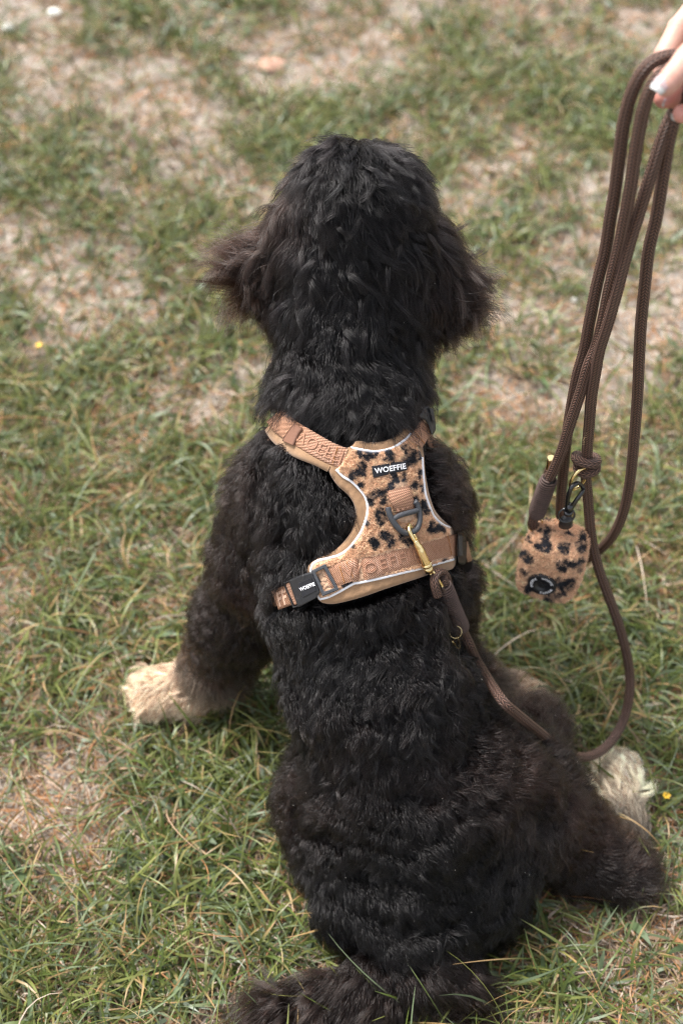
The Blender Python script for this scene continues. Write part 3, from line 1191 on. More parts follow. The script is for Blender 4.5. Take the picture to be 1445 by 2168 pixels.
M_stitch = mat('orange_thread', (.42, .17, .035), .7)
M_stitch2 = mat('tan_thread', (.52, .33, .19), .7)
M_web = weave_mat('copper_webbing', (.64, .36, .235), (.25, .11, .055), 13, 480, .42, 'twill', .9, .0010)
M_webdark = mat('copper_lettering', (.40, .205, .125), .5, nscale=900, namt=.15, bump=.4, bscale=2500)
M_plastic = mat('black_plastic', (.018, .018, .020), .38, bump=.25, bscale=700, spec=.5)
M_plastic2 = mat('grey_worn_plastic', (.055, .058, .065), .42, bump=.6, bscale=900)
M_label = mat('black_label', (.010, .010, .014), .55, bump=.3, bscale=2500)
M_label2 = mat('pale_copper_thread', (.70, .45, .32), .5)
M_white = mat('white_lettering', (.85, .85, .87), .6)
M_gold = mat('polished_gold', (.90, .70, .36), .18, 1.0)
M_leather = mat('brown_leather', (.23, .115, .075), .5, bump=.3, bscale=500)
M_fleece = mat('leopard_fleece', attr=True, rough=.95, bump=.5, bscale=1400, sheen=.35)

harness = empty('dog_harness', (0, 0, 0), 'tan leopard fleece dog harness with copper webbing and white piping on the dog\'s back', 'harness')


def slab(name, outline, h0, h1, m, parent, step=5.0, edge=4.0, hfn=None, cols=None, hpf=None, holes=None):
    """a sheet of real thickness laid on the harness surface; outline in px"""
    hpf = hpf or HP
    o = np.asarray(outline, float)
    keep = [0]
    for i in range(1, len(o)):
        if np.hypot(*(o[i] - o[keep[-1]])) > step * .45:
            keep.append(i)
    o = o[keep]
    if np.hypot(*(o[0] - o[-1])) < step * .45:
        o = o[:-1]
    n = len(o)
    u0, v0 = o.min(0)
    u1, v1 = o.max(0)
    gu, gv = np.meshgrid(np.arange(u0, u1, step), np.arange(v0, v1, step))
    gu = gu + (np.arange(gu.shape[0]) % 2)[:, None] * step * .5
    gu, gv = gu.ravel(), gv.ravel()
    k = inpoly(gu, gv, o) & (polydist(gu, gv, o) > step * .4)
    pts = [Vector(x) for x in o] + [Vector((a, b)) for a, b in zip(gu[k], gv[k])]
    ed = [(i, (i + 1) % n) for i in range(n)]
    vv, ee, ff, *_ = delaunay_2d_cdt(pts, ed, [], 1, 1e-5)
    q = np.array([(x.x, x.y) for x in vv])
    tri = np.array([f for f in ff if len(f) == 3])
    if len(vv) != len(pts):
        pass
    dist = polydist(q[:, 0], q[:, 1], o)
    e = np.clip(dist / edge, 0, 1)
    rim = h0 + (h1 - h0) * (.35 + .65 * np.sqrt(np.clip(1 - (1 - e) ** 2, 0, 1)))
    if hfn is not None:
        rim = rim + hfn(q[:, 0], q[:, 1], dist)
    top = hpf(q[:, 0], q[:, 1], rim)
    bot = hpf(q[:, 0], q[:, 1], np.full(len(q), h0))
    N = len(q)
    # boundary edges
    from collections import Counter
    cnt = Counter()
    for a, b, c in tri:
        for x, y in ((a, b), (b, c), (c, a)):
            cnt[(x, y)] += 1
    bd = [(x, y) for (x, y) in cnt if (y, x) not in cnt]
    side = np.array([(x, y, y + N, x + N) for x, y in bd]) if bd else np.zeros((0, 4), int)
    V = np.concatenate([top, bot])
    Fs = [tri[:, ::-1], tri + N, side]
    c2 = None
    if cols is not None:
        c1 = cols(q[:, 0], q[:, 1])
        c2 = np.concatenate([c1, c1])
    u_ = (q[:, 0] - u0) / 2400
    v_ = (q[:, 1] - v0) / 2400
    uv = np.concatenate([np.stack([u_, v_], -1)] * 2)
    return mesh_np(name, V, Fs, m, parent, cols=c2, uv=uv)


def hpath(line, h, step=2.5, close=False):
    l = np.asarray(line, float)
    if close:
        l = np.concatenate([l, l[:1]])
    l = catmull(l, step)
    return HP(l[:, 0], l[:, 1], np.full(len(l), h))


def ribbon(name, line, wpx, h, m, parent, thick=.0016, step=2.0, hfn=None, ends=None, across=10, fn=None, wfn=None):
    """webbing strap with UVs (u across 0..1, v along in metres)"""
    fn = fn or HP
    l = catmull(np.asarray(line, float), step)
    T = norm(np.gradient(l, axis=0))
    Nn = np.stack([-T[:, 1], T[:, 0]], -1)
    n = len(l)
    s = np.linspace(-.5, .5, across + 1)
    W = np.full(n, float(wpx)) if wfn is None else wfn(np.linspace(0, 1, n))
    q = l[:, None] + Nn[:, None] * (s[None, :, None] * W[:, None, None])
    hh = np.full(q.shape[:2], h)
    if hfn is not None:
        hh = hh + hfn(np.linspace(0, 1, n)[:, None], s[None])
    crown = thick * (1 - (2 * np.abs(s)) ** 6)[None]
    top = fn(q[..., 0], q[..., 1], hh + crown)
    bot = fn(q[..., 0], q[..., 1], hh - .0002)
    Lc = np.concatenate([[0], np.cumsum(np.linalg.norm(np.diff(top[:, across // 2], axis=0), axis=1))])
    m_ = across + 1
    i, j = np.meshgrid(np.arange(n - 1), np.arange(across), indexing='ij')
    Ft = np.stack([i * m_ + j, i * m_ + j + 1, (i + 1) * m_ + j + 1, (i + 1) * m_ + j], -1).reshape(-1, 4)
    Fb = Ft[:, ::-1] + n * m_
    sd1 = []
    for a in range(n - 1):
        for jj_ in (0, across):
            x, y = a * m_ + jj_, (a + 1) * m_ + jj_
            sd1.append((x, y, y + n * m_, x + n * m_))
    for jj_ in range(across):
        for a in (0, n - 1):
            x, y = a * m_ + jj_, a * m_ + jj_ + 1
            sd1.append((x, y, y + n * m_, x + n * m_))
    V = np.concatenate([top.reshape(-1, 3), bot.reshape(-1, 3)])
    uv = np.stack(np.broadcast_arrays(s[None] + .5, Lc[:, None]), -1).reshape(-1, 2)
    return mesh_np(name, V, [Ft, Fb, np.array(sd1)], m, parent, uv=np.concatenate([uv, uv]))


def text_tris(txt, bold=0.0, spacing=1.0, res=3):
    cu = bpy.data.curves.new('lettering', 'FONT')
    cu.body = txt
    cu.size = 1.0
    cu.offset = bold
    cu.space_character = spacing
    cu.resolution_u = res
    ob = bpy.data.objects.new('lettering', cu)
    C.objects.link(ob)
    dg = bpy.context.evaluated_depsgraph_get()
    me = bpy.data.meshes.new_from_object(ob.evaluated_get(dg))
    me.calc_loop_triangles()
    V = np.array([v.co[:] for v in me.vertices])[:, :2]
    T = np.array([t.vertices[:] for t in me.loop_triangles])
    bpy.data.objects.remove(ob)
    bpy.data.meshes.remove(me)
    bpy.data.curves.remove(cu)
    return V, T


def lettering(name, txt, org, ex, ey, h, m, parent, depth=.0005, bold=.02, spacing=1.05, fn=None, warp=None, sub=0):
    """text laid on the surface: org px of the text's lower left, ex = px vector of its whole width, ey = px vector of cap height"""
    V, T = text_tris(txt, bold, spacing)
    x0, x1 = V[:, 0].min(), V[:, 0].max()
    y0, y1 = V[:, 1].min(), V[:, 1].max()
    a = (V[:, 0] - x0) / (x1 - x0)
    b = (V[:, 1] - y0) / (y1 - y0)
    if warp is not None:
        q = warp(a, b)
    else:
        q = np.array(org) + a[:, None] * np.array(ex) + b[:, None] * np.array(ey)
    fn = fn or HP
    top = fn(q[:, 0], q[:, 1], h + depth)
    bot = fn(q[:, 0], q[:, 1], h - .0003)
    N = len(V)
    ed = {}
    for t in T:
        for x, y in ((t[0], t[1]), (t[1], t[2]), (t[2], t[0])):
            ed[(x, y)] = 1
    bd = np.array([(x, y, y + N, x + N) for (x, y) in ed if (y, x) not in ed])
    VV = np.concatenate([top, bot])
    uv = np.stack([VV[:, 0] * 40, VV[:, 2]], -1)
    return mesh_np(name, VV, [T, T[:, ::-1] + N, bd], m, parent, smooth=False, uv=uv)


# --- backing with its tan edge
outl = catmull(np.concatenate([OUT, OUT[:1]]), 3.0)[:-1]
back = slab('edge_binding', outl, -.004, .0022, M_suede, harness, step=6, edge=6,
            hfn=lambda u, v, d: .0003 * np.sin(u * .35 + v * .22))
back['label'] = 'tan suede edge of the harness back panel'

# --- leopard fleece
SPOT = cr([(640, 350), (680, 345), (725, 350), (690, 370), (815, 350), (830, 385), (800, 380), (905, 310), (945, 350), (965, 380), (950, 405), (925, 380), (1000, 350), (1010, 365),
           (655, 430), (660, 465), (620, 465), (595, 485), (845, 480), (860, 510), (905, 475), (915, 510), (1005, 465), (1000, 500), (975, 545), (1020, 560), (830, 550), (815, 575),
           (740, 590), (775, 600), (785, 640), (700, 620), (710, 650), (765, 715), (770, 755), (790, 740), (975, 630), (1020, 660), (1040, 700), (1010, 700), (640, 545), (685, 780),
           (780, 845), (815, 860), (830, 890), (820, 915), (720, 885), (735, 910), (900, 860), (930, 880), (960, 885), (1080, 790), (1110, 800), (1080, 815), (1140, 810), (370, 1120),
           (590, 900), (600, 915), (545, 1150), (580, 1145), (1160, 1010), (690, 340), (955, 345), (600, 478)])
SPR = np.array([13, 20, 17, 14, 16, 15, 12, 12, 22, 20, 14, 16, 13, 9,
                18, 13, 15, 14, 13, 12, 9, 11, 12, 10, 13, 13, 16, 10,
                17, 16, 16, 14, 11, 20, 18, 14, 14, 18, 14, 12, 11, 11,
                18, 16, 16, 10, 16, 15, 13, 17, 14, 18, 15, 13, 12, 14,
                12, 9, 14, 12, 12, 12, 14, 11]) / 2.89
TANF = np.array([.58, .37, .235])
DARKF = np.array([.016, .017, .024])


def leopard(u, v, cen, rad, scale=.11):
    q = np.stack([u * scale * 2, v * scale * 2, 0 * u], -1)
    wob = (fbm(q, 5, 3) - .5) * 7.5 + (fbm(q * .45, 6, 2) - .5) * 5
    d = np.full(u.shape, 1e9)
    for c, r in zip(cen, rad):
        d = np.minimum(d, np.hypot(u - c[0], v - c[1]) - r)
    brk = np.clip((.73 - fbm(q * .8 + 40, 15, 2)) * 9, 0, 1)
    m_ = (np.clip(.5 - (d + wob) / 2.2, 0, 1) * (.45 + .55 * brk))[:, None]
    _, cid = worley(q * .9, 12)
    t_ = TANF * (.78 + .44 * cid[:, None])
    return t_ * (1 - m_) + DARKF * m_


def fleece_h(u, v, d):
    q = np.stack([u / 5.2, v / 5.2, .3 + 0 * u], -1)
    w1_, _ = worley(q, 3)
    return (.0016 * (1 - np.clip(w1_, 0, 1) ** 2) + .0008 * fbm(q * 2.2, 4, 2)) * np.clip(d / 5, 0, 1) + .001 * np.clip(d / 25, 0, 1)


inl = catmull(np.concatenate([INN, INN[:1]]), 3.0)[:-1]
fle = slab('fleece_panel', inl, 0.0, .0030, M_fleece, harness, step=1.6, edge=4, hfn=fleece_h, cols=lambda u, v: leopard(u, v, SPOT, SPR * 1.8))
for pl in PIPES:
    lp = hpath(pl, .0034, 2.5)
    add_tube('reflective_piping', lp, .00125, M_pipe, harness, 10, flat=.7)
# stitches just outside the piping
sv, sf, nn_ = [], [], 0
for pl in PIPES:
    l = catmull(pl, 1.0)
    T = norm(np.gradient(l, axis=0))
    Nn = np.stack([-T[:, 1], T[:, 0]], -1)
    cen = np.array([790, 1090])
    sgn = np.sign(np.sum(Nn * (l - cen), 1))
    l2 = l + Nn * np.where(np.median(sgn) > 0, 1, -1) * 3.6
    ok_ = inpoly(l2[:, 0], l2[:, 1], outl)
    for i in range(0, len(l2) - 3, 5):
        if ok_[i]:
            a_, b_ = l2[i], l2[i + 3]
            pp = HP(np.array([a_[0], b_[0]]), np.array([a_[1], b_[1]]), np.array([.0026, .0026]))
            V_, F_, *_r = tube(pp, .00028, 5, caps=False)
            sv.append(V_)
            sf.append(F_ + nn_)
            nn_ += len(V_)
mesh_np('edge_stitching', np.concatenate(sv), np.concatenate(sf), M_stitch2, harness)['kind'] = 'stuff'

# --- neck strap, upper left
ns = cr([(545, 378), (470, 350), (400, 315), (310, 262), (235, 218), (165, 165), (118, 110)])
ribbon('padded_strap_backing', cr([(470, 400), (380, 355), (290, 320), (215, 280), (150, 225), (115, 170)]), 46, -.001, M_suede, harness, .003)
nstrap = ribbon('neck_strap', ns, 46, .0022, M_web, harness, .0018)
ribbon('strap_loop_end', cr([(205, 205), (165, 175), (140, 150)]), 43, .0045, M_web, harness, .0035)
ribbon('keeper_band', cr([(262, 175), (232, 215), (200, 285)]), 26, .0052, M_leather, harness, .0022, wfn=lambda t: 26 + 0 * t)
# --- seam strip where the strap meets the panel
ribbon('seam_strip', cr([(600, 320), (570, 380), (535, 455)]), 17, .0034, M_suede, harness, .0012)
# --- neck strap, right
ribbon('neck_strap', cr([(980, 285), (1015, 230), (1052, 165)]), 34, .0065, M_web, harness, .0018)


def bar_stitch(a, b, h, m=M_stitch, n=9, w_=2.0, name='bar_tack', parent=None):
    a, b = np.array(a, float), np.array(b, float)
    d = (b - a) / np.linalg.norm(b - a)
    s = np.array([-d[1], d[0]])
    pts = [a + (b - a) * k / n + s * w_ * (.5 if k % 2 else -.5) for k in range(n + 1)]
    q = np.array(pts)
    add_tube(name, HP(q[:, 0], q[:, 1], np.full(len(q), h)), .0003, m, parent or harness, 5)


bar_stitch(cr([(975, 215)])[0], cr([(1035, 285)])[0], .0088)
bar_stitch(cr([(505, 305)])[0], cr([(470, 415)])[0], .0045)

# --- chest strap across the panel
cs_line = cr([(438, 1118), (520, 1085), (590, 1062), (650, 1058), (720, 1040), (800, 1015), (900, 988), (1000, 962), (1120, 930), (1245, 903)])


def cs_h(t, s):
    return .0045 + .003 * np.exp(-((t - .16) / .09) ** 2) - .0028 * np.exp(-((t - .255) / .02) ** 2) + .0012 * np.exp(-((t - .33) / .05) ** 2)


ribbon('chest_strap', cs_line, 46, .0, M_web, harness, .0018, hfn=cs_h, step=1.5)


def strap_text(txt, a0, a1, line, hfun, wfrac=.50, wpx=46, shift=0.0):
    l = catmull(line, 1.5)
    T = norm(np.gradient(l, axis=0))
    Nn = np.stack([-T[:, 1], T[:, 0]], -1)
    tt = np.linspace(0, 1, len(l))

    def warp(a, b):
        t = a0 + (a1 - a0) * a
        x = np.stack([np.interp(t, tt, l[:, k]) for k in (0, 1)], -1)
        n_ = np.stack([np.interp(t, tt, Nn[:, k]) for k in (0, 1)], -1)
        return x - n_ * ((b - .5)[:, None] * wpx * wfrac)
    V_, T_ = text_tris(txt, .0, 1.12)
    a = (V_[:, 0] - V_[:, 0].min()) / np.ptp(V_[:, 0])
    t = a0 + (a1 - a0) * a
    return lettering('strap_lettering', txt, None, None, None, hfun(t, 0) + .0018, M_webdark, harness, .0009, .0, 1.12, warp=warp)


strap_text('WOEFFIE', .13, .71, cs_line, cs_h)
strap_text('WOF', .80, .985, cs_line, cs_h)
strap_text('WOEFFI', .70, .03, ns, lambda t, s: .0022 + 0 * t, .55, 46)
bar_stitch(cr([(515, 1035)])[0], cr([(545, 1140)])[0], .0095)
bar_stitch(cr([(560, 1010)])[0], cr([(600, 1110)])[0], .0090)
bar_stitch(cr([(1178, 850)])[0], cr([(1200, 965)])[0], .0072)


# --- buckles: bodies with holes are frames made from bars
def frame(name, quad, w_, h, m, parent, r=None, ht=.003):
    """a closed rectangular ring from four px corners, bar width w_ px"""
    q = np.asarray(quad, float)
    c = q.mean(0)
    inner = c + (q - c) * (1 - 2 * w_ / np.array([np.linalg.norm(q[1] - q[0]), np.linalg.norm(q[1] - q[0])]).mean())
    d1 = norm(q[1] - q[0])
    d2 = norm(q[3] - q[0])
    inner = np.array([q[0] + (d1 + d2) * w_, q[1] + (-d1 + d2) * w_, q[2] + (-d1 - d2) * w_, q[3] + (d1 - d2) * w_])
    V, F = [], []
    for lvl, k in ((h, 0), (h + ht, 1)):
        for ring in (q, inner):
            V.append(HP(ring[:, 0], ring[:, 1], np.full(4, lvl)))
    V = np.concatenate(V)      # 0-3 out low, 4-7 in low, 8-11 out high, 12-15 in high
    for i in range(4):
        j = (i + 1) % 4
        F += [(8 + i, 8 + j, 12 + j, 12 + i), (i, 4 + i, 4 + j, j), (i, j, 8 + j, 8 + i), (4 + i, 12 + i, 12 + j, 4 + j)]
    o = mesh_np(name, V, np.array(F), m, parent, smooth=False)
    bv = o.modifiers.new('bevel', 'BEVEL')
    bv.width = .0007
    bv.segments = 2
    return o


def plate(name, quad, h0, h1, m, parent, bevel=.0009, inset=0):
    q = np.asarray(quad, float)
    n = len(q)
    V = np.concatenate([HP(q[:, 0], q[:, 1], np.full(n, h0)), HP(q[:, 0], q[:, 1], np.full(n, h1))])
    F4 = np.array([(i, (i + 1) % n, (i + 1) % n + n, i + n) for i in range(n)])
    me = bpy.data.meshes.new(name)
    me.from_pydata([tuple(x) for x in V], [], [tuple(int(t) for t in f) for f in F4] + [tuple(range(n, 2 * n)), tuple(range(n))[::-1]])
    me.materials.append(m)
    o = bpy.data.objects.new(name, me)
    C.objects.link(o)
    o.parent = parent
    bv = o.modifiers.new('bevel', 'BEVEL')
    bv.width = bevel
    bv.segments = 2
    return o


def empty_part(name, parent, label=None):
    e = bpy.data.objects.new(name, None)
    C.objects.link(e)
    e.parent = parent
    if label:
        e['label'] = label
    return e


# left side-release buckle : female body, male frame, webbing
lb = plate('buckle', cr([(203, 1122), (290, 1085), (345, 1070), (398, 1200), (368, 1235), (262, 1292)]), .002, .0105, M_plastic, harness, .0016)
lb['label'] = 'black side release buckle at the left end of the chest strap'
plate('buckle_label', cr([(262, 1142), (342, 1108), (375, 1186), (290, 1228)]), .0100, .0112, M_label, lb, .0002)
lettering('buckle_lettering', 'WOEFFIE', cr([(276, 1192)])[0], cr([(360, 1155)])[0] - cr([(268, 1192)])[0], cr([(268, 1172)])[0] - cr([(277, 1194)])[0], .0112, M_white, lb, .0003, .03)
lf = frame('buckle_frame', cr([(340, 1065), (430, 1022), (512, 1180), (412, 1222)]), 7.5, .0040, M_plastic2, harness, ht=.0052)
wf = frame('buckle_tail', cr([(170, 1140), (215, 1120), (285, 1275), (232, 1295)]), 3.0, .0035, M_plastic, harness, ht=.006)
ribbon('webbing_fold', cr([(200, 1140), (230, 1205), (258, 1268)]), 14, .0050, M_web, harness, .0035)
ribbon('girth_strap', cr([(200, 1215), (165, 1228), (120, 1245)]), 44, .000, M_web, harness, .0018)
lettering('strap_lettering', 'FF', cr([(148, 1285)])[0], cr([(205, 1265)])[0] - cr([(150, 1285)])[0], cr([(128, 1195)])[0] - cr([(150, 1282)])[0], .0018, M_label2, harness, .0006, .03)
# right buckle
rb = plate('buckle', cr([(1238, 828), (1282, 818), (1293, 905), (1290, 1015), (1275, 1030), (1240, 1020), (1232, 930)]), .002, .016, M_plastic, harness, .0018)
rb['label'] = 'black side release buckle at the right end of the chest strap'
plate('buckle_face', cr([(1240, 850), (1264, 846), (1270, 970), (1246, 975)]), .0155, .0170, M_plastic2, rb, .0004)
# shoulder buckle, upper right
sb = plate('buckle', cr([(1000, 125), (1035, 60), (1060, 50), (1100, 130), (1105, 205), (1080, 240), (1050, 150)]), .003, .016, M_plastic, harness, .0018)
sb['label'] = 'black buckle on the right shoulder end of the neck strap'
plate('buckle_clip', cr([(1062, 62), (1090, 75), (1100, 150), (1085, 150)]), .0155, .0185, M_plastic, sb, .0008)
# label on the panel
lab = plate('name_label', cr([(712, 425), (925, 392), (930, 448), (722, 497)]), .004, .0088, M_label, harness, .0005)
lab['label'] = 'black woven label with white capitals on the fleece'
lettering('label_lettering', 'WOEFFIE', cr([(733, 472)])[0], cr([(924, 440)])[0] - cr([(733, 472)])[0], cr([(729, 436)])[0] - cr([(735, 470)])[0], .0088, M_white, lab, .0004, .025)

# ring loop and half-moon ring
ribbon('ring_loop', cr([(875, 560), (885, 600), (905, 650), (918, 705)]), 50, .0052, M_web, harness, .002, hfn=lambda t, s: .0035 * np.sin(np.pi * np.clip(t, 0, 1)), wfn=lambda t: 53 - 10 * t)
lettering('strap_lettering', 'III', cr([(868, 705)])[0], cr([(940, 682)])[0] - cr([(868, 708)])[0], cr([(862, 670)])[0] - cr([(870, 706)])[0], .0085, M_webdark, harness, .0006, .02)
ring = empty_part('leash_ring', harness, 'black half-moon ring under the name label')
R1 = cr([(812, 676), (818, 712), (842, 762), (880, 810), (915, 832), (950, 832), (985, 812), (1003, 770), (1005, 715), (990, 660), (975, 640)])
add_tube('ring_bow', HP(*catmull(R1, 2).T, .0100), .0026, M_plastic2, ring, 12)
R2 = cr([(838, 752), (880, 728), (930, 712), (975, 700), (1002, 690)])
add_tube('ring_crossbar', HP(*catmull(R2, 2).T, .0098), .0024, M_plastic2, ring, 12)

# girth and neck straps continue round the body under the coat
def body_loop(name, c0, n_axis, start, end, wid, m):
    """strap round the far side: angles sweep from start to end about an axis through c0"""
    ax_ = norm(np.array(n_axis, float))
    e1 = norm(np.array([1.0, 0, 0]) - ax_ * ax_[0])
    e2 = np.cross(ax_, e1)
    L = []
    for a in np.linspace(start, end, 40):
        d = e1 * math.cos(a) + e2 * math.sin(a)
        h = SKIN_TREE.ray_cast(Vector(c0 + d * .4), Vector(-d))
        r = np.linalg.norm(np.array(h[0]) - c0) if h[0] is not None else .09
        L.append(c0 + d * (min(r, .098) + .002))
    L = np.array(L)
    n = len(L)
    V = []
    for i in range(n):
        out = norm(L[i] - c0)
        for s, k in ((-.5, 0), (.5, 0), (.5, 1), (-.5, 1)):
            V.append(L[i] + ax_ * wid * s + out * .002 * k)
    V = np.array(V)
    F = []
    for i in range(n - 1):
        for k in range(4):
            F.append((i * 4 + k, i * 4 + (k + 1) % 4, (i + 1) * 4 + (k + 1) % 4, (i + 1) * 4 + k))
    uv = np.stack([np.tile([0, 1, 1, 0], n), np.repeat(np.arange(n) * .01, 4)], -1)
    return mesh_np(name, V, np.array(F), m, harness, uv=uv)


def loop_between(name, a, b, c0, wid, m):
    n = np.cross(a - c0, b - c0)
    n = n / np.linalg.norm(n)
    e1 = norm(np.array([1.0, 0, 0]) - n * n[0])
    e2 = np.cross(n, e1)
    aa = math.atan2((a - c0) @ e2, (a - c0) @ e1)
    ab = math.atan2((b - c0) @ e2, (b - c0) @ e1)
    # go round the side away from the back
    far = math.atan2(FWD @ e2, FWD @ e1)
    while ab < aa:
        ab += 2 * math.pi
    f = far
    while f < aa:
        f += 2 * math.pi
    if f > ab:
        ab -= 2 * math.pi
    return body_loop(name, c0, n, aa, ab, wid, m)


loop_between('girth_strap', HP(590, 1262, 0), HP(984, 1170, 0), P(778, 1215, 1.37), .019, M_web)
loop_between('neck_strap', HP(588, 895, 0), HP(915, 880, 0), P(745, 950, 1.34), .019, M_web)

# where fur is pressed flat: under the panel and straps
_F1 = OUT
_strips = [(ns, 21), (cs_line, 22), (cr([(230, 1205), (400, 1130), (480, 1110)]), 30), (cr([(980, 285), (1015, 230), (1085, 120)]), 26), (cr([(1060, 40), (1080, 250)]), 22), (cr([(1265, 820), (1272, 1025)]), 18), (np.array([(930, 1215), (975, 1335)]), 15), (np.array([(975, 1335), (1010, 1400), (1040, 1450)]), 15), (np.array([(958, 1345), (966, 1372)]), 15),
           (cr([(200, 1215), (150, 1232)]), 18)]


_tight = [(ns, 19), (cs_line, 20), (cr([(210, 1210), (400, 1130), (480, 1110)]), 27), (cr([(980, 285), (1015, 230), (1075, 130)]), 21), (cr([(1070, 60), (1085, 230)]), 13), (cr([(1265, 830), (1272, 1020)]), 13),
          (np.array([(930, 1215), (976, 1335), (1012, 1402), (1045, 1455)]), 13), (np.array([(960, 1345), (966, 1368)]), 12)]


def under_harness(p):
    u, v, d = to_px(p)
    d0 = HD(u, v)
    near = (d < d0 + .045)
    m = inpoly(u, v, _F1)
    for l, w_ in _strips:
        m |= polydist(u, v, l, False) < w_
    return m & near


def pile(name, V, F, N, cols, n, length, parent, seed, sel=None):
    """short curly fleece fibres standing on a sheet"""
    rng = np.random.default_rng(seed)
    tri = F
    a, b, c = V[tri[:, 0]], V[tri[:, 1]], V[tri[:, 2]]
    ar = np.linalg.norm(np.cross(b - a, c - a), axis=1)
    if sel is not None:
        ar = ar * sel((a + b + c) / 3)
    k = rng.choice(len(tri), n, p=ar / ar.sum())
    r1, r2 = np.sqrt(rng.random(n)), rng.random(n)
    w = np.stack([1 - r1, r1 * (1 - r2), r1 * r2], 1)
    p = (V[tri[k]] * w[..., None]).sum(1)
    nn = norm(N[tri[k, 0]])
    col = (cols[tri[k]] * w[..., None]).sum(1) * rng.uniform(.75, 1.2, (n, 1))
    # fibres gather into nubs
    cell = .0036
    wd, cid = worley(p / cell, 41)
    lean = np.stack([vnoise(p / cell * .9, s_) - .5 for s_ in (51, 52, 53)], -1) * 2.2
    d = norm(nn + lean + rng.normal(0, .35, (n, 3)))
    t = np.linspace(0, 1, 5)
    bx = norm(np.cross(nn, rng.normal(0, 1, (n, 3))))
    L = (length * rng.uniform(.5, 1.1, n))[:, None, None]
    q = p[:, None] + d[:, None] * L * t[None, :, None] + bx[:, None] * (L * .35) * np.sin(t * 3.6)[None, :, None]
    return hair_object(name, q, np.broadcast_to(.00016 * (1 - .5 * t), (n, 5)), np.clip(np.where(col[:, :1] > .1, col * 1.45, col), .004, .9), parent, M_soft)


_me = fle.data
_nv = len(_me.vertices)
_v = np.empty(_nv * 3)
_me.vertices.foreach_get('co', _v)
_v = _v.reshape(-1, 3)
_c = np.empty(_nv * 4)
_me.color_attributes['tint'].data.foreach_get('color', _c)
_c = _c.reshape(-1, 4)[:, :3]
_t = np.array([p.vertices[:] for p in _me.polygons if len(p.vertices) == 3])
_t = _t[(_t < _nv // 2).all(1)]
_n = np.tile(-norm(HP(790, 1090) - CAM), (_nv, 1))


def _clear(c):
    u, v, d = to_px(c)
    m = polydist(u, v, INN) > 4.5
    for l, w_ in ((cs_line, 24), (cr([(875, 560), (885, 600), (905, 650), (918, 700)]), 25)):
        m &= polydist(u, v, l, False) > w_
    m &= ~inpoly(u, v, cr([(708, 421), (928, 388), (934, 452), (720, 501)]))
    return m.astype(float)


pile('fleece_pile', _v, _t, _n, _c, 26000, .0030, harness, 3, _clear)

# ------------------------------------------------------------------ leash
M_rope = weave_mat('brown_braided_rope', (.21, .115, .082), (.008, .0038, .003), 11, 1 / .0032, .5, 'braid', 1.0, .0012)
M_cord = mat('brown_whipping_cord', (.085, .052, .042), .55, nscale=300, namt=.2, bump=.3, bscale=2500)
M_core = mat('groove_shade_core', (.012, .008, .007), .9)  # core coloured darker to stand in for shade in the whipping grooves
RR = .0050
leash = empty('dog_leash', (0, 0, 0), 'dark brown braided rope leash looped over the hand and clipped to the harness', 'leash')


def RP(l):
    a = np.asarray(l, float)
    return PY(a[:, 0], a[:, 1], a[:, 2])


# one rope: wrapped end - up over the fingers - loop - up over again - knot - slack - wrapped eye at the clip
seg1 = [(1140, 1092, .874), (1143, 1060, .874), (1152, 1030, .873), (1166, 1005, .873), (1180, 975, .872), (1193, 940, .871), (1205, 900, .871), (1228, 830, .872), (1244, 775, .873), (1262, 730, .876), (1275, 680, .875), (1291, 600, .873), (1310, 520, .871), (1322, 460, .869),
        (1333, 400, .867), (1343, 330, .867), (1353, 270, .867), (1364, 220, .867), (1380, 180, .868), (1402, 155, .870), (1430, 144, .876), (1452, 152, .886), (1456, 175, .893), (1446, 205, .892),
        (1430, 240, .888), (1417, 285, .886), (1407, 340, .885), (1398, 400, .884), (1388, 460, .883), (1372, 530, .882), (1364, 600, .881), (1356, 680, .880), (1352, 750, .880), (1348, 840, .880),
        (1341, 930, .880), (1332, 1020, .880), (1318, 1085, .880), (1297, 1132, .882), (1270, 1162, .888), (1240, 1182, .895), (1212, 1176, .900), (1194, 1140, .899), (1186, 1095, .895), (1187, 1050, .891), (1191, 1000, .888),
        (1196, 950, .886), (1202, 900, .885), (1212, 840, .885), (1222, 790, .885), (1236, 740, .885), (1247, 680, .884), (1263, 600, .883), (1280, 530, .882), (1291, 460, .880), (1301, 400, .879),
        (1310, 330, .878), (1318, 270, .878), (1330, 215, .878), (1348, 170, .878), (1372, 137, .879), (1402, 122, .881), (1434, 120, .886), (1462, 132, .893), (1470, 160, .902), (1458, 195, .902),
        (1436, 222, .896), (1414, 258, .889), (1398, 300, .884), (1383, 350, .879), (1367, 400, .875), (1350, 455, .872), (1330, 520, .870), (1309, 600, .868), (1287, 680, .867), (1268, 740, .868), (1259, 790, .869),
        (1251, 840, .870), (1246, 900, .871), (1242, 950, .872), (1242, 975, .873)]
seg2 = [(1238, 985, .873), (1239, 1010, .873), (1243, 1050, .873), (1246, 1090, .872), (1250, 1130, .870), (1256, 1165, .866), (1270, 1215, .858), (1290, 1270, .850), (1308, 1320, .842), (1322, 1370, .834), (1331, 1420, .826),
        (1331, 1470, .812), (1320, 1520, .796), (1298, 1562, .776), (1268, 1592, .758), (1232, 1603, .742), (1196, 1592, .732), (1160, 1566, .728), (1128, 1540, .720), (1094, 1512, .714), (1060, 1480, .716), (1032, 1440, .738),
        (1008, 1398, .750), (992, 1362, .760), (980, 1338, .764)]


def depth_path(l, step=.0025):
    return catmull(RP(l), step)


p1 = depth_path(seg1)
rope_mesh('rope', p1, RR, M_rope, leash, 18)
p2a = depth_path(seg2)
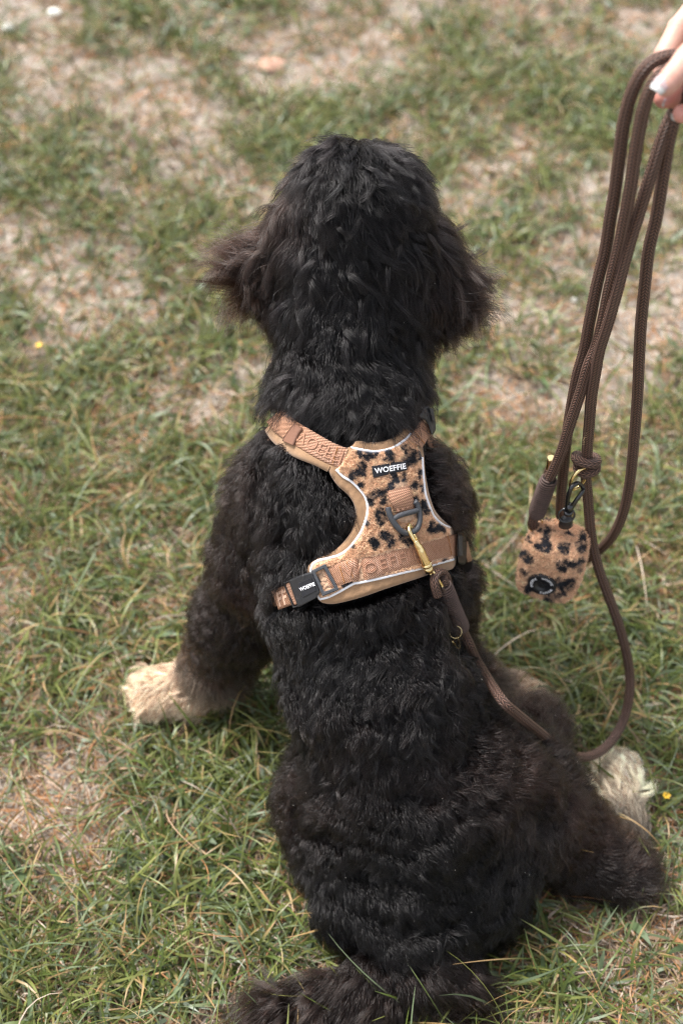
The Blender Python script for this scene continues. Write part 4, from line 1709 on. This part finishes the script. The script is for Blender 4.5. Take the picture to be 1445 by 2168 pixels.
# last stretch towards the clip rides on the coat
tail_px = np.array([(980, 1338), (968, 1310), (956, 1280), (944, 1250), (934, 1222)], float)
HT = np.array([.020, .021, .022, .022, .022])
p2b = HP(tail_px[:, 0], tail_px[:, 1], HT)
p2 = catmull(np.concatenate([RP(seg2[:-4]), HP(np.array([1010., 992.]), np.array([1402., 1364.]), np.array([.072, .048])), p2b[:]]), .0025)
rope_mesh('rope', p2, RR, M_rope, leash, 18)
# knot
kc = PY(1240, 975, .873)
ex, ez, ey = np.array([1.0, 0, 0]), np.array([0, 0, 1.0]), np.array([0, 1.0, 0])
kn = []
for x, z, y in ((-1.0, -3, 7), (-9, 1, 5), (-8.6, 4.5, -4), (0, 5.5, -8.5), (7.5, 3.5, -6), (8.5, 0, 3), (2, -4, 8.5), (-5.5, -8, 4), (-5.6, -10.5, -3), (1, -9, -8), (8.6, -7, -5), (9.3, -8.0, 2), (5, -9, 8), (0, -10, 7)):
    kn.append(kc + (ex * x + ez * z + ey * y) * .001)
rope_mesh('knot', catmull(np.array(kn), .0012), .0047, M_rope, leash, 18)


def whipping(path, r0, r1, pitch, wire, name):
    """tight turns of thin cord round a bundle"""
    p = np.asarray(path, float)
    L = np.concatenate([[0], np.cumsum(np.linalg.norm(np.diff(p, axis=0), axis=1))])
    turns = L[-1] / pitch
    n = int(turns * 20)
    s = np.linspace(0, L[-1], n)
    q = np.stack([np.interp(s, L, p[:, k]) for k in range(3)], -1)
    T = norm(np.gradient(q, axis=0))
    h = np.array([0, -1, .4])
    N = norm(h - T * (T @ h)[:, None])
    B = np.cross(T, N)
    a = 2 * np.pi * s / pitch
    f = s / L[-1]
    rr = (r0 + (r1 - r0) * f) * (1 - .22 * np.clip((f - .85) / .15, 0, 1) ** 2 - .15 * np.clip((.10 - f) / .1, 0, 1))
    q = q + (np.cos(a)[:, None] * N * .85 + np.sin(a)[:, None] * B * 1.0) * rr[:, None]
    add_tube(name, q, wire, M_cord, leash, 6)


# wrapped end hanging behind the pouch
w1 = catmull(PY(np.array([1162., 1153, 1146, 1139, 1134]), np.array([1013., 1035, 1055, 1075, 1092]), np.full(5, .872)), .002)
whipping(w1, .0078, .0075, .0027, .00115, 'whipping')
add_tube('whipping_core', w1, .0058, M_core, leash, 12)
e1_ = catmull(PY(np.array([1134., 1128, 1128, 1138]), np.array([1086., 1098, 1112, 1116]), np.array([.872, .872, .872, .874])), .002)
rope_mesh('rope_eye', e1_, .0048, M_rope, leash, 16)
rr_ = PY(1132, 1108, .874)
a_ = np.linspace(0, 2 * np.pi, 40, endpoint=False)
add_tube('gold_ring', rr_ + .0075 * np.stack([np.cos(a_) * .9, np.sin(a_) * .5, np.sin(a_)], -1), .0009, M_gold, leash, 8, close=True)
# folded rope end with its gold cap
cap = PY(np.array([1159., 1164., 1166.]), np.array([1012., 990., 969.]), np.array([.885, .885, .885]))
rope_mesh('rope_end', catmull(PY(np.array([1150., 1155., 1162.]), np.array([1030., 1012., 992.]), np.array([.884, .885, .885])), .002), .0040, M_rope, leash, 16)
V_, F_, c0_, c1_ = tube(np.array([cap[0] * .5 + cap[1] * .5, cap[1] * .55 + cap[2] * .45, cap[2] - [0, 0, .0006], cap[2]]), np.array([.0041, .0041, .0041, .0036]), 24)
mesh_np('gold_end_cap', V_, [F_, c0_, c1_], M_gold, leash, smooth=False)

# whipping above the clip: two strands side by side under one wrap
w2l = np.array([(936, 1236), (944, 1256), (954, 1282), (965, 1308), (976, 1332)], float)
w2 = catmull(HP(w2l[:, 0], w2l[:, 1], np.full(5, .020)), .002)
whipping(w2, .0078, .0080, .0027, .00115, 'whipping')
add_tube('whipping_core', w2, .0056, M_core, leash, 12)
l3 = catmull(HP(np.array([936., 946, 956, 964, 967]), np.array([1244., 1262, 1286, 1310, 1336]), np.array([.0275, .0282, .0284, .0282, .026])), .002)
sgn_ = np.cross(norm(np.gradient(l3, axis=0)), FWD)
add_tube('whipping_cord_end', l3 + sgn_ * .0007, .0007, M_cord, leash, 6)
add_tube('whipping_cord_end', l3 - sgn_ * .0009, .0007, M_cord, leash, 6)
# eye of the rope through the clip
ey_ = [(926, 1262), (920, 1240), (920, 1222), (928, 1212), (940, 1216), (947, 1232), (950, 1252)]
rope_mesh('rope_eye', catmull(HP(np.array([e[0] for e in ey_], float), np.array([e[1] for e in ey_], float), np.array([.020, .020, .0195, .018, .0195, .020, .019])), .0015), .0042, M_rope, leash, 16)

# gold snap hook
clip = empty_part('snap_hook', leash, 'polished gold snap hook through the half-moon ring')
h1 = cr([(962, 828), (952, 800), (942, 784), (938, 790), (942, 820), (962, 862), (985, 900)])
add_tube('hook', HP(*catmull(h1, 1.5).T, np.interp(np.linspace(0, 1, len(catmull(h1, 1.5))), [0, .3, .5, 1], [.006, .009, .014, .0145])), .0018, M_gold, clip, 14)
h2 = cr([(978, 880), (990, 905), (1003, 925), (1025, 975), (1048, 1025)])
lh = catmull(h2, 1.5)
add_tube('barrel', HP(lh[:, 0], lh[:, 1], np.full(len(lh), .0145)), np.interp(np.linspace(0, 1, len(lh)), [0, .25, .45, 1], [.0024, .0033, .0038, .0037]), M_gold, clip, 18)
h2b = cr([(968, 842), (985, 870), (1002, 905)])
lh = catmull(h2b, 1.5)
add_tube('gate', HP(lh[:, 0], lh[:, 1], np.full(len(lh), .0120)), .0014, M_gold, clip, 10)
h3 = cr([(1046, 1022), (1052, 1036)])
add_tube('swivel_collar', HP(h3[:, 0], h3[:, 1], np.full(2, .0145)), .0047, M_gold, clip, 24)
h3 = cr([(1053, 1040), (1064, 1066)])
add_tube('swivel', HP(h3[:, 0], h3[:, 1], np.full(2, .0145)), .0042, M_gold, clip, 20)
h4 = cr([(1060, 1055), (1085, 1070), (1108, 1100), (1125, 1130), (1142, 1162), (1128, 1175), (1105, 1150), (1085, 1110), (1072, 1080)])
lh = catmull(h4, 1.5)
tt_ = np.linspace(0, 1, len(lh))
add_tube('eye', HP(lh[:, 0], lh[:, 1], np.interp(tt_, [0, .25, .52, .6, .9, 1], [.0150, .0215, .0255, .013, .011, .0135])), .0014, M_gold, clip, 10)
# small gold ring and charm at the end of the whipping
cc_ = HP(np.array([963.]), np.array([1338.]), np.array([.0275]))[0]
add_tube('small_ring', cc_ + .0058 * (np.cos(a_)[:, None] * ex + np.sin(a_)[:, None] * UP), .0007, M_gold, leash, 8, close=True)
ch = np.array([(961, 1352), (966, 1350), (971, 1360), (971, 1372), (966, 1372), (960, 1363), (956, 1358)], float)
add_tube('charm', HP(*catmull(ch, 1).T, .028), .0012, M_gold, leash, 8)

# gold ring hanging from the knot
gr = PY(1224, 1014, .864)
dirn_ = norm(np.array([.82, .55, 0]))
add_tube('gold_ring', gr + np.cos(a_)[:, None] * dirn_ * .0098 + np.sin(a_)[:, None] * np.array([0, -.1, 1.0]) * .0150, .00155, M_gold, leash, 12, close=True)

# ------------------------------------------------------------------ pouch
pouch = empty('bag_pouch', (0, 0, 0), 'small leopard fleece pouch with a round black badge hanging from the leash', 'pouch')
PCEN = PY(1169, 1187, .858)
ax_up = norm(PY(1185, 1108, .858) - PY(1146, 1268, .850))
ax_rt = norm(np.cross(ax_up, -norm(PCEN - CAM)) * -1)
ax_rt = ax_rt if ax_rt[0] > 0 else -ax_rt
ax_fr = np.cross(ax_up, ax_rt)
ax_fr = ax_fr if ax_fr @ FWD < 0 else -ax_fr
PSZ = np.array([.0280, .0235, .0385])


def pouch_point(d):
    """d: unit directions in pouch axes (right, front, up) -> rounded-box radius"""
    e = 5.0
    r = (np.abs(d[..., 0] / PSZ[0]) ** e + np.abs(d[..., 1] / PSZ[1]) ** 2.6 + np.abs(d[..., 2] / PSZ[2]) ** e)
    # solve by scaling: homogeneous enough for a rounded box
    s = np.ones(d.shape[:-1]) * .03
    for _ in range(12):
        f = (np.abs(s * d[..., 0] / PSZ[0]) ** e + np.abs(s * d[..., 1] / PSZ[1]) ** 2.6 + np.abs(s * d[..., 2] / PSZ[2]) ** e)
        s = s * f ** (-1 / 4.2)
    return d * s[..., None]


def pw(q):
    # the top is a little narrower and slumps to the left
    k = q[..., 2] / PSZ[2]
    x = q[..., 0] * (1.0 - .10 * np.clip(k, 0, 1) ** 2) + .0012 * k
    return PCEN + x[..., None] * ax_rt + q[..., 1][..., None] * ax_fr + q[..., 2][..., None] * ax_up


nt_, np_ = 120, 200
T_, Q_ = np.meshgrid(np.linspace(0.02, np.pi - .02, nt_), np.linspace(0, 2 * np.pi, np_, endpoint=False), indexing='ij')
dd = np.stack([np.sin(T_) * np.cos(Q_), np.sin(T_) * np.sin(Q_), np.cos(T_)], -1)
q0 = pouch_point(dd)
w1_, cid_ = worley(q0 / .0038, 21)
w2_, _c = worley(q0 / .0019, 22)
hh = .0019 * (1 - np.clip(w1_, 0, 1) ** 2) + .0006 * (1 - w2_) + .0010 * (fbm(q0 * 120, 23, 2) - .5)
BADGE = np.array([-.0042, 0, -.0088])
bd = np.hypot(q0[..., 0] - BADGE[0], (q0[..., 2] - BADGE[2]) * 1.0)
hh = np.where((bd < .0135) & (q0[..., 1] > 0), hh * .2 - .0008, hh)
qd = q0 + norm(dd * np.array([1 / PSZ[0], 1 / PSZ[1], 1 / PSZ[2]])) * hh[..., None]
Vp = pw(qd)
U_, V__, _d = to_px(pw(q0))
PS = np.array([(440, 455), (480, 510), (540, 500), (600, 490), (660, 505), (700, 500), (300, 590), (260, 650), (360, 555), (410, 565), (500, 600), (510, 660), (470, 720), (400, 770), (450, 790), (500, 800), (530, 770), (290, 720),
               (790, 570), (840, 590), (890, 605), (960, 620), (1010, 660), (940, 690), (930, 740), (960, 800), (1010, 790), (700, 790), (750, 830), (780, 780), (680, 770), (740, 760), (240, 880), (210, 900), (260, 940), (310, 960), (180, 830),
               (690, 1000), (740, 970), (790, 1000), (850, 1010), (900, 1000), (950, 955), (740, 1060), (700, 1040), (215, 1090), (230, 1120), (95, 1160), (75, 1200), (310, 1310), (280, 1340), (370, 1320), (400, 1300), (680, 1250), (740, 1290), (790, 1250), (730, 1330), (830, 1230),
               (560, 1450), (620, 1420), (680, 1430), (510, 1460), (730, 1400), (250, 1430), (290, 1450), (610, 350), (660, 330), (590, 370), (850, 400), (900, 420), (950, 440), (990, 470), (690, 380), (920, 1080), (830, 1350), (240, 700)], float)
PSR = np.array([28, 30, 32, 32, 28, 22, 34, 34, 28, 26, 36, 40, 40, 40, 44, 44, 40, 18,
                28, 36, 34, 30, 28, 26, 38, 44, 38, 40, 44, 40, 26, 30, 44, 40, 40, 36, 30,
                44, 42, 34, 38, 42, 34, 40, 50, 34, 34, 40, 30, 48, 44, 44, 40, 56, 56, 50, 46, 40,
                42, 40, 40, 30, 32, 24, 24, 30, 28, 22, 34, 40, 34, 30, 44, 24, 18, 14], float)
PSpx = np.stack([1080 + PS[:, 0] / 6.568, 1040 + PS[:, 1] / 6.568], -1)
colp = leopard(U_.ravel(), V__.ravel(), PSpx, PSR / 6.568 * 1.3, .14)
back_ = (q0[..., 1] < 0).ravel()
sp2 = (fbm(q0.reshape(-1, 3) / .007, 33, 2) > .60)
colp = np.where(back_[:, None], np.where(sp2[:, None], DARKF, TANF * .95), colp) * (.9 + .2 * cid_.reshape(-1, 1))
i, j = np.meshgrid(np.arange(nt_ - 1), np.arange(np_), indexing='ij')
Fp = np.stack([i * np_ + j, (i + 1) * np_ + j, (i + 1) * np_ + (j + 1) % np_, i * np_ + (j + 1) % np_], -1).reshape(-1, 4)
capA = np.concatenate([np.arange(np_)[None]], 0)
mesh_np('fleece_body', Vp.reshape(-1, 3), [Fp, np.arange(np_)[::-1][None], ((nt_ - 1) * np_ + np.arange(np_))[None]], M_fleece, pouch, cols=colp)


def badge_fn(x, z, h):
    """point on the pouch front at right=x, up=z"""
    e = 5.0
    k = np.clip(1 - np.abs(x / PSZ[0]) ** e - np.abs(z / PSZ[2]) ** e, .02, 1)
    y = PSZ[1] * k ** (1 / 2.6)
    return pw(np.stack([x, y + h, z], -1))


nb = 48
ab = np.linspace(0, 2 * np.pi, nb, endpoint=False)
rings = [(.0, .0030), (.004, .0030), (.0055, .0034), (.0060, .0044), (.0128, .0044), (.0137, .0040), (.0141, .0026), (.0141, -.002)]
Vb = np.concatenate([badge_fn(BADGE[0] + r_ * np.cos(ab), BADGE[2] + r_ * np.sin(ab), h_) for r_, h_ in rings])
i, j = np.meshgrid(np.arange(len(rings) - 1), np.arange(nb), indexing='ij')
Fb = np.stack([i * nb + j, (i + 1) * nb + j, (i + 1) * nb + (j + 1) % nb, i * nb + (j + 1) % nb], -1).reshape(-1, 4)
bdg = mesh_np('badge', Vb, Fb, M_plastic, pouch)
bdg['label'] = 'round black rubber badge with white capitals round its rim'
for rot in (62, -50, 172):
    def warp_b(a, b, rot=rot):
        th = math.radians(rot) + math.radians(40) * (1 - 2 * a)
        r_ = .0088 + b * .0027
        return np.stack([BADGE[0] + r_ * np.cos(th), BADGE[2] + r_ * np.sin(th)], -1)
    lettering('badge_lettering', 'WOEFFIE', None, None, None, .0044, M_white, bdg, .0003, .0, 1.2, fn=badge_fn, warp=warp_b)
# slit in the middle of the badge
for da, ln in ((0.5, .0045), (2.2, .004), (-1.7, .003)):
    aa = np.linspace(0, 1, 5)
    xx = BADGE[0] + .0005 + np.cos(da) * ln * aa
    zz = BADGE[2] + np.sin(da) * ln * aa
    add_tube('badge_slit', badge_fn(xx, zz, .0033), .0005, M_plastic, bdg, 6)
M_gblack = mat('glossy_black_metal', (.008, .008, .009), .18, spec=.8)
# small ring and plug on top of the pouch
tp = PY(1198, 1091, .852)
add_tube('split_ring', tp + .0075 * (np.cos(a_)[:, None] * ex + np.sin(a_)[:, None] * norm(np.array([0, .35, .94]))), .0010, M_gblack, pouch, 10, close=True)
V_, F_, c0_, c1_ = tube(np.array([PY(1196, 1112, .860), PY(1197, 1105, .859), PY(1198, 1098, .858), PY(1198, 1094, .858)]), np.array([.0068, .0066, .0058, .0035]), 20, flat=.7)
mesh_np('plug', V_, [F_, c0_, c1_], M_plastic, pouch)
# black trigger clip between the gold ring and the split ring
tc_ = empty_part('trigger_clip', pouch)
hk = PY(np.array([1199., 1201, 1206, 1212, 1220, 1228, 1233, 1231, 1224, 1214, 1207]), np.array([1078., 1055, 1037, 1028, 1023, 1026, 1034, 1042, 1052, 1066, 1078]), np.array([.853, .854, .855, .857, .860, .863, .862, .858, .855, .853, .852]))
add_tube('hook', catmull(hk, .0008), .0021, M_gblack, tc_, 12)
add_tube('barrel', PY(np.array([1202., 1206]), np.array([1084., 1068]), np.array([.852, .853])), .0033, M_gblack, tc_, 14)
add_tube('collar', PY(np.array([1201., 1202.]), np.array([1087., 1082.]), np.array([.852, .852])), .0044, M_gblack, tc_, 16)

_T = np.concatenate([Fp[:, [0, 1, 2]], Fp[:, [0, 2, 3]]])
_V = Vp.reshape(-1, 3)
_N = norm(_V - PCEN)


def _offb(c):
    q = c - PCEN
    x, y, z = q @ ax_rt, q @ ax_fr, q @ ax_up
    return (~((np.hypot(x - BADGE[0], z - BADGE[2]) < .0155) & (y > 0))).astype(float)


pile('fleece_pile', _V, _T, _N, colp, 30000, .0034, pouch, 4, _offb)

# ------------------------------------------------------------------ hand
M_handskin = mat('hand_skin', (.78, .47, .37), .48, nscale=120, namt=.06, bump=.25, bscale=900, sss=.25)
M_nail = mat('gel_nail', (.50, .36, .36), .25, spec=.6)
M_tip = mat('nail_tip', (.55, .54, .52), .25, spec=.6)


def HC(u, v, D):
    return P(u, v, D)


fing = {
    'index': [(1560, -40, 1.045, .0105), (1482, 8, 1.050, .0100), (1436, 62, 1.052, .0092), (1406, 118, 1.050, .0084), (1402, 160, 1.042, .0076)],
    'thumb': [(1560, 40, 1.000, .0125), (1500, 78, .985, .0108), (1455, 124, .975, .0095), (1418, 168, .970, .0082), (1407, 181, .969, .0076)],
    'middle': [(1575, 10, 1.055, .0105), (1530, 70, 1.066, .0098), (1482, 130, 1.066, .0090), (1440, 170, 1.040, .0080), (1418, 186, 1.015, .0070)],
    'ring': [(1590, 60, 1.055, .0100), (1530, 120, 1.064, .0094), (1470, 180, 1.060, .0086), (1430, 206, 1.036, .0078), (1402, 209, 1.018, .0070)],
    'little': [(1600, 110, 1.045, .0088), (1560, 170, 1.045, .0080), (1505, 215, 1.035, .0074), (1470, 236, 1.020, .0070), (1441, 241, 1.008, .0066)],
}
palm = [((1570, -30, 1.04), .016, (1640, 60, 1.03), .020), ((1590, 50, 1.04), .017, (1690, 70, 1.02), .022), ((1600, 100, 1.03), .013, (1700, 120, 1.01), .018),
        ((1690, 90, 1.01), .022, (1800, 90, .985), .023), ((1800, 90, .985), .024, (2050, 40, .93), .031), ((2050, 40, .93), .031, (2500, -80, .86), .040), ((1560, 40, 1.00), .0130, (1680, 70, 1.00), .021)]
hp_ = []
for k, ch in fing.items():
    for a, b in zip(ch[:-1], ch[1:]):
        hp_.append((HC(*a[:3]), a[3], HC(*b[:3]), b[3]))
for a, ra, b, rb in palm:
    hp_.append((HC(*a), ra, HC(*b), rb))


def hand_fn(p):
    return sdf_cones(p, hp_, .0022)


lo = np.min([np.minimum(a - ra, b - rb) for a, ra, b, rb in hp_], 0) - .006
hi = np.max([np.maximum(a + ra, b + rb) for a, ra, b, rb in hp_], 0) + .006
HVt, HFt = surface_nets(hand_fn, lo, hi, .0019)
for _ in range(2):
    acc = np.zeros_like(HVt)
    cn = np.zeros(len(HVt))
    for a, b in ((0, 1), (1, 2), (2, 3), (3, 0)):
        np.add.at(acc, HFt[:, a], HVt[HFt[:, b]])
        np.add.at(acc, HFt[:, b], HVt[HFt[:, a]])
        np.add.at(cn, HFt[:, a], 1)
        np.add.at(cn, HFt[:, b], 1)
    HVt = .5 * HVt + .5 * acc / cn[:, None]
HN = vnormals(HVt, HFt)
if np.mean(hand_fn(HVt + HN * .002) - hand_fn(HVt - HN * .002)) < 0:
    HFt = HFt[:, ::-1]
    HN = -HN
# knuckle creases and rosy fingertips
colh = np.tile(np.array([[.56, .335, .26]]), (len(HVt), 1))
for k, ch in fing.items():
    tip = HC(*ch[-1][:3])
    d = np.linalg.norm(HVt - tip, axis=1)
    m_ = np.exp(-(d / .013) ** 2)[:, None] * (.75 if k not in ('thumb', 'index') else .25)
    colh = colh * (1 - m_) + np.array([.56, .215, .175]) * m_
    for q in ch[1:-1]:
        c = HC(*q[:3])
        ax__ = norm(HC(*ch[-1][:3]) - c)
        s = (HVt - c) @ ax__
        dd_ = np.linalg.norm(HVt - c, axis=1)
        cz = (np.exp(-(s / .0009) ** 2) + .8 * np.exp(-((s - .0030) / .0008) ** 2)) * (dd_ < .0135)
        HVt = HVt - HN * (cz * .00030)[:, None]
        colh = colh * (1 - .14 * cz[:, None] * np.array([.3, 1, 1]))
M_handskin2 = mat('hand_skin', attr=True, rough=.5, nscale=140, namt=.05, bump=.25, bscale=1100, sss=.22)
person = mesh_np('person', HVt, HFt, M_handskin2, cols=colh)
tag(person, 'fair-skinned hand with long pale manicured nails holding up the brown rope', 'person')


def nail(root, tip, width, normal, thick=.0009, free=.35):
    """curved nail plate: pink bed and white free edge"""
    root, tip = np.array(root), np.array(tip)
    d = norm(tip - root)
    L = np.linalg.norm(tip - root)
    n = norm(np.array(normal) - d * (np.array(normal) @ d))
    s = np.cross(d, n)
    nu_, nv_ = 9, 13
    out = []
    for (a0, a1, m, nm) in ((0, 1 - free, M_nail, 'nail'), (1 - free, 1, M_tip, 'nail_tip')):
        U0 = np.linspace(-1, 1, nu_)
        A0 = np.linspace(a0, a1, nv_)
        AA, UU = np.meshgrid(A0, U0, indexing='ij')
        wv = width * .5 * np.where(AA < .2, np.sqrt(np.clip(1 - ((.2 - AA) / .24) ** 2, .05, 1)), 1) * (1 - .18 * np.clip((AA - .7) / .3, 0, 1))
        if nm == 'nail_tip':
            wv = wv * np.where(AA > .94, .90, 1)
        crv = -(UU ** 2) * width * .20 - .0010 * (AA - .5) ** 2 * 4
        base = root + AA[..., None] * L * d + (UU * wv)[..., None] * s
        top = base + (crv + thick)[..., None] * n
        bot = base + crv[..., None] * n
        V = np.concatenate([top.reshape(-1, 3), bot.reshape(-1, 3)])
        i, j = np.meshgrid(np.arange(nv_ - 1), np.arange(nu_ - 1), indexing='ij')
        Ft = np.stack([i * nu_ + j, i * nu_ + j + 1, (i + 1) * nu_ + j + 1, (i + 1) * nu_ + j], -1).reshape(-1, 4)
        N_ = nu_ * nv_
        sd_ = []
        for a in range(nv_ - 1):
            for jj_ in (0, nu_ - 1):
                sd_.append((a * nu_ + jj_, (a + 1) * nu_ + jj_, (a + 1) * nu_ + jj_ + N_, a * nu_ + jj_ + N_))
        for jj_ in range(nu_ - 1):
            for a in (0, nv_ - 1):
                sd_.append((a * nu_ + jj_, a * nu_ + jj_ + 1, a * nu_ + jj_ + 1 + N_, a * nu_ + jj_ + N_))
        out.append(mesh_np(nm, V, [Ft, Ft[:, ::-1] + N_, np.array(sd_)], m, person))
    return out


tow = -FWD
nail(HC(1412, 160, .9625), HC(1384, 191, .9635), .0115, tow + np.array([-.35, 0, .25]))
nail(HC(1424, 184, 1.0090), HC(1409, 195, 1.010), .0100, norm(UP * -1 + tow * .35), free=.4)
nail(HC(1398, 201, 1.013), HC(1391, 222, 1.018), .0095, norm(np.array([-1, 0, 0]) + tow * .15 - UP * .4), free=.4)
nail(HC(1440, 250, 1.006), HC(1422, 255, 1.012), .0090, norm(-UP + tow * .1 + np.array([-.5, 0, 0])), free=.4)

# ------------------------------------------------------------------ coat, face, lawn

QN = 1.0
q, rad, cc = make_fur(int(460000 * QN), 42000, 8, under_harness)
def split_hair(name, q, rad, cc):
    m_ = cc[:, 0] > .09
    hair_object(name, q[~m_], np.broadcast_to(rad, q.shape[:2])[~m_], cc[~m_], dog)
    hair_object('pale_' + name, q[m_], np.broadcast_to(rad, q.shape[:2])[m_], cc[m_], dog, M_soft)


split_hair('fur', q, rad, np.where(cc[:, :1] > .2, np.maximum(cc * .92, .1), cc))
rng = np.random.default_rng(55)
iH = [1] + list(range(len(PR) - 6, len(PR))) + [len(PR)]
iT = [k for k in range(len(PR)) if PR[k][4] >= .05 and k not in iH] + [0]
lk = []
lk.append(locks(2100, 40, 10, lambda p, w: w[:, iH].sum(1) > .45, .0030, (.7, 1.15), (.002, .006), (.15, .5), rng, 1.1))
lk.append(locks(420, 60, 10, lambda p, w: w[:, iT[:-1]].sum(1) > .5, .005, (.7, 1.1), (.005, .012), (.2, .7), rng, 1.6))
lk.append(locks(160, 40, 10, lambda p, w: w[:, 0] > .5, .0045, (.8, 1.2), (.002, .005), (.5, 1.0), rng, 1.0))
lk.append(locks(1800, 22, 10, lambda p, w: (w[:, 0] + w[:, 2:8].sum(1)) > .5, .0026, (.75, 1.1), (.0015, .004), (.3, .7), rng, 1.15))
lt = [k for k in range(len(PR)) if PR[k][5] >= TAN]
cf = [k for k in range(len(PR)) if PR[k][5] == CREAM]
lk.append(locks(170, 44, 10, lambda p, w: w[:, cf].sum(1) > .5, .0028, (.9, 1.4), (.0022, .0042), (.3, .8), rng, 1.05))
lk.append(locks(260, 30, 10, lambda p, w: w[:, lt].sum(1) > .6, .0022, (.8, 1.35), (.001, .0030), (.2, .6), rng, 1.0))
split_hair('hair_tufts', np.concatenate([a[0] for a in lk]), np.concatenate([a[1] for a in lk]), np.concatenate([a[2] for a in lk]))
# pale dust specks caught in the coat
rs = np.random.default_rng(9)
di = rs.choice(len(q), 2600, replace=False)
dp = q[di, -2] + rs.normal(0, .0006, (2600, 3))
dp = dp[cc[di, 0] < .09]
o8 = np.array([[1, 0, 0], [-1, 0, 0], [0, 1, 0], [0, -1, 0], [0, 0, 1], [0, 0, -1]], float)
f8 = np.array([[0, 2, 4], [2, 1, 4], [1, 3, 4], [3, 0, 4], [2, 0, 5], [1, 2, 5], [3, 1, 5], [0, 3, 5]])
sz = (.00018 + .00030 * rs.random(len(dp)) ** 2)[:, None, None]
mesh_np('dust_specks', (dp[:, None] + o8[None] * sz).reshape(-1, 3), (f8[None] + 6 * np.arange(len(dp))[:, None, None]).reshape(-1, 3), mat('dust', (.62, .58, .52), .8), dog)['kind'] = 'stuff'
# loose long wisps on head, ears and tail
rng = np.random.default_rng(77)
wp, wn = sample_surface(BV, BF, BN, 9000, rng)
f_, L_, c_, cu_, li_, w_ = coat(wp)
sel = (w_[:, 1] + w_[:, -7:].sum(1) > .5) & (rng.random(len(wp)) < .35) & ~under_harness(wp)
wp, wn, f_, L_, c_, cu_, li_ = [a[sel] for a in (wp, wn, f_, L_, c_, cu_, li_)]
n = len(wp)
qq = strands(wp, wn, f_, L_ * rng.uniform(1.05, 1.4, n), li_ * rng.uniform(.9, 2.0, n), cu_ * 2, rng.uniform(0, 6.28, n), rng.uniform(4, 8, n), 10, rng, .35)
hair_object('wispy_hair', qq, np.broadcast_to(.00017 * (1 - .75 * np.linspace(0, 1, 10)), (n, 10)), np.where(rng.random((n, 1)) < .05, .07, c_ * 1.2), dog)

M_eye = mat('dog_eye', (.02, .010, .006), .08, spec=.8)
M_nose = mat('dog_nose', (.012, .011, .012), .3, bump=.6, bscale=600)
for s_ in (-1, 1):
    c = sk + np.array([s_ * .028, .066, .008])
    e = blob('eye', c, (.0095, .0095, .0095), M_eye, 2, 0, dog)
nz = sk + np.array([0, .152, -.058])
blob('nose', nz, (.015, .011, .011), M_nose, 4, .08, dog)

M_claw = mat('claw', (.03, .025, .022), .35)
for a, b in (((306, 1432, 1.588), (286, 1430, 1.594)), ((290, 1454, 1.576), (268, 1455, 1.582)), ((294, 1480, 1.562), (273, 1484, 1.568)), ((318, 1502, 1.550), (300, 1510, 1.552)),
             ((1276, 1632, 1.512), (1268, 1612, 1.521)), ((1298, 1624, 1.512), (1296, 1602, 1.522)), ((1322, 1632, 1.508), (1328, 1611, 1.517))):
    a, b = pc(a), pc(b)
    l = np.array([a, a * .5 + b * .5 + [0, 0, .002], b - [0, 0, .001]])
    add_tube('claw', catmull(l, .001), np.linspace(.0034, .0010, len(catmull(l, .001))), M_claw, dog, 8)

build_grass()
build_litter()
